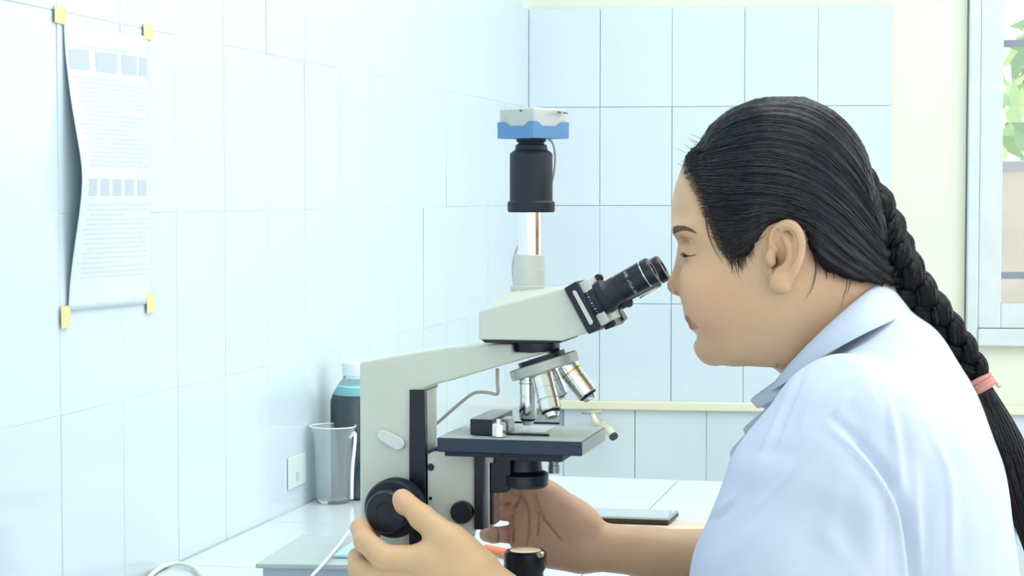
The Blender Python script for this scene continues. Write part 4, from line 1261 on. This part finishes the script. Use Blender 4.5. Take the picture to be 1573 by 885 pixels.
# comb furrows following the sweep of the hair
guides = [
    [(1085, 212), (1103, 180), (1150, 160), (1215, 153), (1270, 170), (1312, 212), (1340, 262)],
    [(1076, 224), (1108, 196), (1165, 178), (1235, 188), (1295, 232), (1345, 298)],
    [(1060, 240), (1108, 222), (1178, 210), (1250, 228), (1308, 280), (1355, 340)],
    [(1050, 258), (1108, 255), (1180, 250), (1250, 272), (1308, 318), (1362, 380)],
    [(1068, 285), (1120, 290), (1188, 292), (1250, 312), (1308, 355), (1368, 412)],
    [(1086, 325), (1130, 328), (1188, 322), (1244, 340), (1300, 385), (1366, 432)],
    [(1102, 360), (1145, 356), (1188, 338), (1238, 358), (1292, 402), (1356, 440)],
    [(1118, 390), (1152, 376), (1184, 340), (1226, 352), (1266, 398), (1346, 440)]]
def resample(g, n=24):
    s = spline([(a, b, 0) for a, b in g], 8)
    A = np.array([[p.x, p.y] for p in s]); d = np.r_[0, np.cumsum(np.hypot(*np.diff(A, axis=0).T))]
    t = np.linspace(0, d[-1], n)
    return np.stack([np.interp(t, d, A[:, 0]), np.interp(t, d, A[:, 1])], 1)
GD = np.array([resample(g) for g in guides])
def flow(v, n=24):
    """guide curve at v in 0..len-1 (fractional)"""
    i = min(int(v), len(GD) - 2); f = v - i
    return GD[i] * (1 - f) + GD[i + 1] * f
V, F = G.mesh()
N = normals(V, F)
# v coordinate of every vertex = which guide it lies between -> ridges across v
gx = np.array([loc(a, b, .07)[0] for g in GD for a, b in g]).reshape(GD.shape[:2]); gz = np.array([loc(a, b, .07)[1] for g in GD for a, b in g]).reshape(GD.shape[:2])
fine = np.linspace(0, len(GD) - 1, 120)
FX = np.array([np.interp(fine, range(len(GD)), gx[:, j]) for j in range(24)]); FZ = np.array([np.interp(fine, range(len(GD)), gz[:, j]) for j in range(24)])
px_, pz_ = FX.ravel(), FZ.ravel(); vv = np.tile(fine, 24)
vert_v = np.zeros(len(V))
for i0 in range(0, len(V), 4000):
    sl = slice(i0, i0 + 4000)
    d2 = (V[sl, 0][:, None] - px_) ** 2 + (V[sl, 2][:, None] - pz_) ** 2
    w = np.exp(-(d2 - d2.min(1, keepdims=True)) / (2 * .003 ** 2)); vert_v[sl] = (w * vv).sum(1) / w.sum(1)
amp = .0006 * (np.sin(vert_v * 23) + .7 * np.sin(vert_v * 41 + 1.3) + .6 * np.sin(vert_v * 67 + .4))
amp += .0015 * np.sin(vert_v * 7.5 + .8)* smoothstep(q2(1150, 300)[0], q2(1300, 300)[0], V[:, 0])
V = V + N * amp[:, None]
M_hair = mat('hair_black', '#04050c', rough=.5, spec=.2, vary=.3, vscale=30, bump=.3, bscale=700)
M_strand = mat('hair_strand', '#050714', rough=.26, spec=.6)
M_strand2 = mat('hair_strand_soft', '#241c1b', rough=.45, spec=.5)
me = np_mesh('hair', turn(V), F)
hair = link('hair', me, M_hair, person)
bvh_hair = BVHTree.FromPolygons([tuple(v) for v in V], [tuple(f) for f in F])
def on_hair(px, py, side, off):
    """point of the hair surface on the given side of the head above (x, z)"""
    x, z = loc(px, py, .06); p = Vector((x, 0, z))
    o = Vector((p.x, YH + side * .2, p.z))
    h = bvh_hair.ray_cast(o, Vector((0, -side, 0)), .3)
    if h[0] is None:
        h = bvh_hair.find_nearest(Vector((p.x, YH + side * .02, p.z)))
    return h[0] + h[1] * off
def strands(name, items, m, n=4, parent=hair, rot=True):
    """many thin tapered tubes in one mesh; items = (points, radius)"""
    VV, FF = [], []
    base = 0
    for pts, r in items:
        A = np.array([list(p) for p in pts]); k = len(A)
        Tn = np.gradient(A, axis=0); Tn /= np.linalg.norm(Tn, axis=1, keepdims=True) + 1e-12
        ref = np.array([.3, .2, 1.0]) if abs(Tn[k // 2][2]) < .8 else np.array([1.0, .1, .2])
        u = np.cross(Tn, ref); u /= np.linalg.norm(u, axis=1, keepdims=True) + 1e-12
        w = np.cross(Tn, u)
        rr = r * np.sin(np.clip(np.linspace(.25, 1.0, k), 0, 1) * math.pi * .97)[:, None] if np.isscalar(r) else np.array(r)[:, None]
        rings = [A + (u * math.cos(2 * math.pi * j / n) + w * math.sin(2 * math.pi * j / n)) * rr for j in range(n)]
        VV.append(np.stack(rings, 1).reshape(-1, 3))
        i = np.arange(k - 1)[:, None] * n + np.arange(n)[None, :]
        j = np.arange(k - 1)[:, None] * n + (np.arange(n)[None, :] + 1) % n
        FF.append(np.stack([i, i + n, j + n, j], -1).reshape(-1, 4) + base)
        base += k * n
    o = link(name, np_mesh(name, np.concatenate(VV), np.concatenate(FF)), m, parent)
    o['kind'] = 'stuff'
    if rot: turn_obj(o)
    return o
rg = random.Random(21)
items = []
for side in (-1, 1):
    for i in range(1500 if side == -1 else 500):
        v = rg.random() * (len(GD) - 1)
        c = flow(v)
        a0 = rg.random() * .55; a1 = min(1, a0 + rg.uniform(.3, .75))
        t = np.linspace(a0 * 23, a1 * 23, 11)
        xs = np.interp(t, range(24), c[:, 0]); ys = np.interp(t, range(24), c[:, 1])
        dv = rg.uniform(-3, 3); off = rg.uniform(-.0001, .0009)
        items.append(([on_hair(x + dv * .3, y + dv * math.sin(k / 10 * 2), side, off) for k, (x, y) in enumerate(zip(xs, ys))], rg.uniform(.00025, .0007)))
ctr_ = Vector(P3(1200, 330))
crown = resample([(1070, 226), (1083, 205), (1105, 176), (1150, 157), (1200, 151), (1250, 157), (1295, 185), (1325, 225), (1345, 280), (1360, 330), (1372, 380)], 40)
for i in range(620):
    dy = rg.uniform(-.052, .052); i0 = rg.randrange(0, 26); i1 = min(39, i0 + rg.randrange(8, 24)); pts = []
    for k in range(i0, i1 + 1, 2):
        p = Vector(P3(*crown[k])); d = (p - ctr_); d.y = 0; d.normalize()
        conv = dy * (1 - .35 * max(0, k - 18) / 21)
        o_ = Vector((ctr_.x, YH + conv, ctr_.z))
        h = bvh_hair.ray_cast(o_ + d * .25, -d, .3)
        if h[0] is not None: pts.append(h[0] + h[1] * rg.uniform(.0002, .0007))
    if len(pts) > 3: items.append((pts, rg.uniform(.00025, .0006)))
strands('strands', items, M_strand)
# soft hairline, wisps on the temple, behind the ear and at the nape
items = []
edge = [(1047, 240), (1052, 262), (1068, 290), (1080, 322), (1093, 352), (1106, 380), (1122, 394)]
ed = resample(edge, 60)
for i in range(420):
    j = rg.randrange(60); x0, y0 = ed[j]
    v = j / 59 * 7
    c = flow(min(6.99, v))
    L = rg.uniform(20, 70)
    dx, dy = c[5] - c[0]; nn = math.hypot(dx, dy); dx /= nn; dy /= nn
    fwd = rg.uniform(0, 9)
    pts = []
    for k in range(7):
        t = k / 6
        x = x0 - fwd * dx + L * t * dx + rg.uniform(-.6, .6); y = y0 - fwd * dy + L * t * dy + 6 * t * (1 - t) + rg.uniform(-.6, .6)
        _x, _z = loc(x, y, .06); p = Vector((_x, 0, _z)); o = Vector((p.x, YH - .2, p.z))
        h1 = bvh_hair.ray_cast(o, Vector((0, 1, 0)), .3); h2 = bvh_head.ray_cast(o, Vector((0, 1, 0)), .3)
        c_ = [h for h in (h1, h2) if h[0] is not None]
        if not c_: continue
        h = min(c_, key=lambda q: q[0].y)
        pts.append(h[0] + h[1] * .0005)
    if len(pts) > 3: items.append((pts, rg.uniform(.00015, .00032)))
def on_head(px, py, off=.0008):
    _x, _z = loc(px, py, .06); p = Vector((_x, 0, _z)); o = Vector((p.x, YH - .2, p.z))
    c_ = [h for h in (bvh_hair.ray_cast(o, Vector((0, 1, 0)), .3), bvh_head.ray_cast(o, Vector((0, 1, 0)), .3)) if h[0] is not None]
    if not c_: return Vector((p.x, YH - .06, p.z))
    h = min(c_, key=lambda q: q[0].y); return h[0] + h[1] * off
wisps = [[(1075, 300), (1080, 330), (1084, 358), (1096, 388), (1110, 408)], [(1082, 320), (1090, 350), (1100, 375), (1118, 400), (1128, 425)],
         [(1120, 385), (1124, 405), (1132, 425), (1136, 432)], [(1130, 390), (1136, 405), (1137, 420)], [(1126, 388), (1128, 400), (1138, 415)],
         [(1245, 385), (1250, 405), (1249, 425), (1243, 445), (1232, 462)], [(1248, 390), (1255, 410), (1254, 425)], [(1262, 410), (1267, 420), (1268, 432)],
         [(1300, 430), (1299, 442), (1294, 458), (1290, 475)], [(1305, 432), (1301, 446), (1297, 455)], [(1275, 415), (1278, 424), (1277, 430)]]
for k in range(90):
    t = rg.random(); x0 = 1104 + 48 * t; y0 = 372 + 18 * math.sin(t * 3.1) - 4 * t
    L = rg.uniform(14, 44) * (1 - .4 * t); dx = rg.uniform(-.1, .45)
    items.append(([on_head(x0 + dx * L * u_, y0 + L * u_, .0004) for u_ in (0, .25, .5, .75, 1)], .00016))
for w in wisps:
    for k in range(2):
        d = rg.uniform(-2, 2)
        items.append(([on_head(a + d, b) for a, b in resample(w, 10)], .00022))
strands('fine_hairs', items, M_strand2)
# flyaways over the forehead and crown
items = []
for k in range(22):
    x0, y0 = rg.choice([(1060, 225), (1052, 238), (1075, 215), (1068, 218), (1046, 250)])
    x0 += rg.uniform(-4, 12); y0 += rg.uniform(-6, 8)
    a = rg.uniform(2.5, 4.1); L = rg.uniform(4, 13)
    P0 = Vector(PY(x0, y0, YH + rg.uniform(-.03, .03)))
    d = Vector((math.cos(a) * L, 0, -math.sin(a) * L * -1)) / 1750
    pts = [P0 + Vector((.012, 0, -.006)), P0, P0 + Vector((-L * .5, 0, L * rg.uniform(.1, .5))) / 1750, P0 + Vector((-L, 0, L * rg.uniform(-.7, 1.2))) / 1750]
    items.append((spline(pts, 4), .00018))
for k in range(40):
    t = rg.random(); g = resample([(1120, 168), (1215, 152), (1290, 185), (1335, 255), (1358, 330)], 40)
    i = rg.randrange(0, 34); Yo = YH + rg.uniform(-.02, .02)
    pts = [PY(g[i + q][0] + (2.5 * math.sin(q)), g[i + q][1] - 2.5 * math.sin(q / 5 * math.pi), Yo) for q in range(6)]
    items.append((pts, .00018))
strands('flyaway_hairs', items, M_strand2)

# ---- braid
def braid_curve(t):
    pts = resample([(1312, 262), (1335, 310), (1350, 360), (1368, 405), (1392, 440), (1422, 475), (1455, 515), (1484, 553), (1506, 587)], 100)
    i = t * 99; return (np.interp(i, range(100), pts[:, 0]), np.interp(i, range(100), pts[:, 1]))
def bw_(t):    # half width of the plait in px
    return np.interp(t, [0, .15, .3, .45, .6, .8, .95, 1], [22, 30, 36, 37, 32, 25, 19, 15])
NB = 260; TURNS = 3.3; YBR = YH + .010
bitems = {0: [], 1: [], 2: []}
kpx = 1 / 1740.
for s in range(3):
    cen = []
    for i in range(NB):
        t = i / (NB - 1)
        x, y = braid_curve(t); x2, y2 = braid_curve(min(1, t + .004)); x1, y1 = braid_curve(max(0, t - .004))
        tx, ty = x2 - x1, y2 - y1; n = math.hypot(tx, ty); tx /= n; ty /= n
        ph = 2 * math.pi * (TURNS * t ** 1.08 + s / 3)
        w = bw_(t)
        lat = .62 * w * math.sin(ph) * (1 + .10 * math.sin(t * 31 + s * 2)); dep = .42 * w * math.sin(2 * ph)
        p = PY(x - ty * lat, y + tx * lat, YBR)
        cen.append((Vector((p.x, YBR + dep * kpx, p.z)), w * kpx))
    # core tube with strand ridges
    VV, FF = [], []; n = 40
    P_ = [c[0] for c in cen]
    T_ = [(P_[min(i + 1, NB - 1)] - P_[max(i - 1, 0)]).normalized() for i in range(NB)]
    for i in range(NB):
        u = T_[i].cross(Vector((0, 1, 0))).normalized(); w = T_[i].cross(u)
        end = min(1, .35 + i / 14, .55 + (NB - 1 - i) / 10)
        for k in range(n):
            a = 2 * math.pi * k / n
            tw = a + i * .035
            r = cen[i][1] * .60 * end * (1 + .05 * math.sin(tw * 9) + .03 * math.sin(tw * 17 + 1))
            VV.append(P_[i] + u * math.cos(a) * r + w * math.sin(a) * r * .78)
    for i in range(NB - 1):
        for k in range(n):
            k2 = (k + 1) % n; FF.append((i * n + k, i * n + k2, (i + 1) * n + k2, (i + 1) * n + k))
    o = link('braid_strand', np_mesh('braid_strand', [tuple(v) for v in VV], FF), M_hair, person)
    items = []
    for q_ in range(46):
        a0 = rg.uniform(0, 6.283); i0 = rg.randrange(0, NB - 60); L = rg.randrange(40, 120)
        pts = []
        for i in range(i0, min(NB, i0 + L), 4):
            u = T_[i].cross(Vector((0, 1, 0))).normalized(); w = T_[i].cross(u)
            a = a0 - (i - i0) * .006
            end = min(1, .35 + i / 14, .55 + (NB - 1 - i) / 10)
            r = cen[i][1] * .62 * end
            pts.append(P_[i] + u * math.cos(a) * r + w * math.sin(a) * r * .79)
        if len(pts) > 4: items.append((pts, rg.uniform(.0003, .0007)))
    strands('strands', items, M_strand, parent=o, rot=False)
# hair tie and tail
tieA, tieB = PY(1502, 581, YBR), PY(1513, 600, YBR)
td = (tieB - tieA).normalized()
tie = lathe('hair_tie', tieA - td * .001, td, [(0, .0095), (.001, .0115), (.003, .0125), (.0045, .0112), (.006, .0126), (.008, .0118), (.010, .0128), (.0125, .0112), (.013, .009)], mat('tie_pink', '#c08478', rough=.6, bump=.3, bscale=400), person, 40)
bead = PY(1535, 591, YBR)
lathe('tie_bead', bead - Vector((.003, 0, 0)), (1, 0, 0), [(0, 0), (.0008, .0022), (.0028, .003), (.0048, .0022), (.0056, 0)], mat('bead_pearl', '#cfcabb', rough=.2, coat=.5), tie, 20)
tube('tie_loop', [PY(1518, 590, YBR), PY(1526, 587, YBR), PY(1533, 590, YBR)], .0012, mat('loop_pink', '#e0b0a4', rough=.6), tie)
tl = [(1505, 590), (1518, 625), (1535, 670), (1552, 720), (1566, 770), (1576, 815), (1580, 850)]
tw_ = [13, 22, 30, 33, 27, 17, 6]
tc_ = resample(tl, 30); twi = np.interp(np.linspace(0, 6, 30), range(7), tw_)
VV, FF = [], []; n = 36
P_ = [PY(a, b, YBR) for a, b in tc_]
T_ = [(P_[min(i + 1, 29)] - P_[max(i - 1, 0)]).normalized() for i in range(30)]
for i in range(30):
    u = T_[i].cross(Vector((0, 1, 0))).normalized(); w = T_[i].cross(u)
    for k in range(n):
        a = 2 * math.pi * k / n; r = twi[i] * kpx * .92 * (1 + .06 * math.sin(a * 8 + i * .1))
        VV.append(P_[i] + u * math.cos(a) * r + w * math.sin(a) * r * .6)
for i in range(29):
    for k in range(n):
        k2 = (k + 1) % n; FF.append((i * n + k, i * n + k2, (i + 1) * n + k2, (i + 1) * n + k))
tail = link('braid_tail', np_mesh('braid_tail', [tuple(v) for v in VV], FF), M_hair, person)
items, items2 = [], []
for q_ in range(520):
    a = rg.uniform(0, 6.283); rr = rg.uniform(.88, 1.06); i0 = rg.choice([0, 0, 0, rg.randrange(0, 14)]); i1 = rg.randrange(18, 30)
    drift = rg.uniform(-.03, .03); pts = []
    for i in range(i0, i1, 2):
        u = T_[i].cross(Vector((0, 1, 0))).normalized(); w = T_[i].cross(u)
        a_ = a + drift * (i - i0); r = twi[i] * kpx * rr
        pts.append(P_[i] + u * math.cos(a_) * r + w * math.sin(a_) * r * .62)
    if len(pts) > 3: (items2 if math.cos(a) * 1 < -.1 and rg.random() < .75 else items).append((pts, rg.uniform(.0002, .00055)))
strands('strands', items, M_strand, parent=tail, rot=False)
M_brown = mat('hair_brown_ends', '#3a241d', rough=.4, spec=.6)
strands('brown_strands', items2, M_brown, parent=tail, rot=False)['label'] = 'brown outer strands'

# ---- lab coat
M_coat = mat('coat_cotton', '#bbc6d9', rough=.85, bump=.06, bscale=1500, vary=.02, vscale=12)
Z0 = .52
G = Grid((.50, 1.44, Z0), (1.06, 2.0, PY(1340, 455, YH).z), .0029)
coat_tab = [(462, 1338, 1384, .040, 1360), (480, 1322, 1405, .052, 1362), (500, 1304, 1432, .064, 1372), (520, 1286, 1451, .078, 1376), (545, 1264, 1469, .100, 1378), (575, 1238, 1486, .132, 1380), (610, 1204, 1503, .160, 1380), (650, 1176, 1521, .176, 1380), (700, 1150, 1538, .182, 1380),
            (760, 1128, 1553, .182, 1380), (820, 1112, 1563, .18, 1380), (885, 1102, 1569, .178, 1380), (960, 1110, 1572, .178, 1385), (1080, 1150, 1575, .178, 1390), (1300, 1170, 1590, .19, 1400), (1700, 1170, 1600, .2, 1400)]
D = sections(G, coat_tab, p=2.35, head=False)
G.full(D, .004, '+')
# near shoulder and sleeve, far shoulder and sleeve
SN = pt(1300, 672, 1.572)
G.cap(pt(1352, 604, 1.650), SN, .036, .060, .03)
G.chain([SN, pt(1262, 760, 1.560), pt(1228, 885, 1.556), pt(1200, 1060, 1.556)], [.062, .072, .082, .078], .02, kk=.02)
G.chain([pt(1200, 1060, 1.556), pt(1090, 1050, 1.575)], [.070, .056], .02)
SF = pt(1310, 680, 1.862)
G.cap(pt(1352, 604, 1.790), SF, .036, .056, .03)
G.chain([SF, pt(1285, 790, 1.875), pt(1280, 880, 1.878)], [.058, .056, .054], .02)
G.cap(pt(1280, 880, 1.878), pt(1165, 868, 1.842), .052, .044, .015)
# front opening: chest fullness
V, F = G.mesh()
N = normals(V, F)
vx_, vy_ = proj(V)
side = smoothstep(.25, -.35, N[:, 1])
def ridge(line, amp, wid, sm=1.0):
    L = resample(line, 40); d = np.full(len(V), 1e9); tt = np.zeros(len(V))
    for i in range(39):
        ax_, ay_ = L[i]; bx_, by_ = L[i + 1]; ex, ey = bx_ - ax_, by_ - ay_
        wx, wy = vx_ - ax_, vy_ - ay_; t = np.clip((wx * ex + wy * ey) / (ex * ex + ey * ey + 1e-9), 0, 1)
        dd = np.hypot(wx - ex * t, wy - ey * t); m = dd < d; d[m] = dd[m]; tt[m] = (i + t[m]) / 39
    taper = np.sin(np.clip(tt, 0.02, .98) * math.pi) ** .5 if sm else 1
    return amp * np.exp(-(d / wid) ** 2) * taper
disp = np.zeros(len(V))
R_list = [
    ([(1303, 604), (1288, 628), (1271, 652)], .0022, 4.5), ([(1309, 612), (1296, 640), (1284, 656)], -.0012, 7), ([(1303, 612), (1322, 660), (1330, 700)], -.0016, 14),
    ([(1271, 652), (1313, 688), (1350, 735), (1378, 795), (1388, 885), (1390, 950)], .0042, 7), ([(1282, 646), (1326, 684), (1363, 731), (1392, 795), (1401, 885), (1402, 950)], -.0085, 9),
    ([(1262, 655), (1302, 694), (1336, 745), (1358, 800), (1366, 885)], -.0010, 16),
    ([(1271, 652), (1245, 690), (1205, 735), (1150, 795)], .0022, 6), ([(1262, 675), (1225, 722), (1180, 775)], -.0020, 13),
    ([(1290, 690), (1262, 760), (1240, 850), (1230, 900)], -.0026, 26), ([(1340, 740), (1335, 800), (1345, 880)], .0024, 18), ([(1310, 730), (1300, 800), (1310, 880)], -.002, 16),
    ([(1236, 572), (1222, 600), (1205, 640), (1188, 680), (1172, 708)], -.0030, 4.5), ([(1228, 572), (1196, 640), (1162, 710)], .0016, 5), ([(1190, 660), (1160, 712), (1130, 765)], .0020, 8),
    ([(1126, 772), (1108, 790), (1092, 800)], -.0028, 5), ([(1130, 764), (1112, 780), (1096, 788)], .0022, 5), ([(1170, 800), (1140, 835), (1100, 870)], .002, 12), ([(1160, 745), (1130, 800), (1095, 850)], -.0016, 12),
    ([(1360, 590), (1374, 650), (1382, 720), (1380, 780)], .0022, 6), ([(1376, 600), (1392, 680), (1398, 760)], -.0020, 10), ([(1412, 725), (1408, 800), (1410, 880)], .0050, 8), ([(1422, 730), (1414, 800), (1408, 880)], -.0022, 14),
    ([(1420, 640), (1453, 710), (1462, 780), (1462, 880)], .0026, 6), ([(1436, 640), (1474, 720), (1482, 800), (1484, 885)], -.0022, 12), ([(1500, 690), (1522, 780), (1530, 880)], .0018, 9),
    ([(1250, 556), (1300, 556), (1350, 566)], .0014, 8), ([(1300, 562), (1340, 600), (1358, 650)], .0012, 12), ([(1430, 560), (1465, 620), (1490, 700)], -.0012, 14), ([(1262, 590), (1243, 625), (1228, 665)], .0016, 8),
    ([(1385, 500), (1410, 530), (1440, 580)], .0014, 8), ([(1250, 800), (1290, 840), (1330, 900)], .0018, 16), ([(1140, 700), (1180, 690), (1230, 700)], -.0012, 12)]
for l_, a_2, w_ in R_list: disp += ridge(l_, a_2, w_)
V = V + N * (disp * side)[:, None]
rn = .0012 * np.sin(V[:, 2] * 38 + V[:, 0] * 55 + 2 * np.sin(V[:, 1] * 30)) + .0008 * np.sin(V[:, 0] * 90 - V[:, 2] * 60 + V[:, 1] * 50)
V = V + N * rn[:, None]
coat = link('lab_coat', np_mesh('lab_coat', V, F), M_coat, person)

# collar and lapels: thick cloth sheets
def cloth(name, grid, m=M_coat, parent=coat, thick=.0016, sub=2):
    nv, nu = len(grid), len(grid[0])
    V = [tuple(p) for row in grid for p in row]
    F = [[j * nu + i, j * nu + i + 1, (j + 1) * nu + i + 1, (j + 1) * nu + i] for j in range(nv - 1) for i in range(nu - 1)]
    o = link(name, np_mesh(name, V, F), m, parent)
    md = o.modifiers.new('t', 'SOLIDIFY'); md.thickness = thick; md.offset = 0
    md = o.modifiers.new('s', 'SUBSURF'); md.levels = sub; md.render_levels = sub
    return o
# collar ring: rows (inner top edge, roll, outer lower edge) for a sequence of stations round the neck, near front -> nape -> far front
top = [(1192, 588, .030), (1210, 562, .050), (1245, 524, .062), (1285, 486, .064), (1322, 452, .050), (1352, 430, .018)]
out = [(1180, 606, .036), (1205, 590, .064), (1243, 562, .082), (1290, 534, .090), (1348, 504, .080), (1402, 482, .030)]
def cpt(px, py, dy, s): p = PY(px, py, YH + s * dy); return Vector((p.x, YH + s * dy, p.z))
rows_t, rows_m, rows_o, rows_i = [], [], [], []
for s, seq in ((-1, range(6)), (1, range(5, -1, -1))):
    for i in seq:
        tx, ty, td_ = top[i]; ox, oy, od = out[i]
        yn = YH - td_; yo = YH - od
        a = PY(tx, ty, yn); b = PY(ox, oy, yo)
        a = Vector((a.x, YH + s * td_, a.z)); b = Vector((b.x, YH + s * od, b.z))
        mid = a.lerp(b, .5) + Vector((0, s * .006, .004))
        q1 = a.lerp(b, .12) + Vector((0, s * .003, .0015))
        inn = a + Vector((0.004, -s * .004, -.012))
        rows_i.append(inn); rows_t.append(a); rows_m.append(q1); rows_o.append(mid); 
        rows_t[-1] = a
        if not hasattr(cpt, 'b'): cpt.b = []
        cpt.b.append(b)
cloth('collar', [rows_i, rows_t, rows_m, rows_o, cpt.b])
def leaf(name, quad_px, Ys, bulge=(0, -.003, 0)):
    a, b, c, d = [Vector(PY(p[0], p[1], y)) for p, y in zip(quad_px, Ys)]
    g = []
    for j in range(4):
        v = j / 3; g.append([a.lerp(b, u).lerp(d.lerp(c, u), v) + Vector(bulge) * math.sin(u * math.pi) * math.sin(v * math.pi + .3) for u in (0, .25, .5, .75, 1)])
    o = cloth(name, g, sub=1)
    return o
# near collar point, far collar point, lapel folds standing off the chest
leaf('collar_point', [(1217, 566), (1150, 614), (1165, 630), (1214, 600)], [1.668, 1.700, 1.694, 1.655])
leaf('collar_point', [(1205, 592), (1166, 624), (1182, 632), (1212, 606)], [1.70, 1.735, 1.735, 1.70])
leaf('lapel', [(1182, 622), (1140, 658), (1146, 672), (1176, 650)], [1.715, 1.735, 1.735, 1.715])
leaf('lapel', [(1172, 636), (1119, 694), (1128, 722), (1160, 690)], [1.690, 1.705, 1.700, 1.675])
leaf('front_placket', [(1214, 590), (1168, 650), (1124, 730), (1190, 680)], [1.648, 1.668, 1.672, 1.640], (0, -.004, 0))
# sleeve cuff of the far arm, pushed up
cf = bm_obj('cuff', tube_bm([pt(1150, 866, 1.840), pt(1128, 864, 1.833)], .036, 32, caps=False), M_coat, coat, smooth=True)
cf.modifiers.new('t', 'SOLIDIFY').thickness = .002
# trousers and stool, out of the frame below
G = Grid((.35, 1.50, .02), (1.12, 1.96, .62), .010)
for s in (-1, 1):
    G.cap((.93, YH + s * .08, .56), (.60, YH + s * .10, .55), .085, .062, .04)
    G.cap((.60, YH + s * .10, .55), (.62, YH + s * .10, .10), .058, .042, .02)
G.F = np.where(True, G.F, G.F)
V, F = G.mesh()
link('trousers', np_mesh('trousers', V, F), mat('trouser_cloth', '#2b2f3c', rough=.8), person)
for s in (-1, 1):
    bm = tube_bm(spline([(.68, YH + s * .10, .035), (.60, YH + s * .10, .04), (.50, YH + s * .10, .025)]), .035, 14)
    for v in bm.verts: v.co.z = max(0.001, v.co.z)
    bm_obj('shoe', bm, mat('shoe_dark_%d' % (s + 1), '#1f2026', rough=.5), person, smooth=True)
st = empty('stool', (.93, YH, 0), 'round stool under the woman', 'stool')
lathe('seat', (.93, YH, .44), (0, 0, 1), [(0, .16), (.01, .17), (.03, .17), (.04, .16)], mat('stool_seat', '#3a3a40', rough=.5), st, 48)
for k in range(4):
    a = math.pi / 4 + k * math.pi / 2
    bm_obj('leg', tube_bm([(.93 + .11 * math.cos(a), YH + .11 * math.sin(a), .44), (.93 + .17 * math.cos(a), YH + .17 * math.sin(a), 0)], .012, 12), M_steel, st, smooth=True)
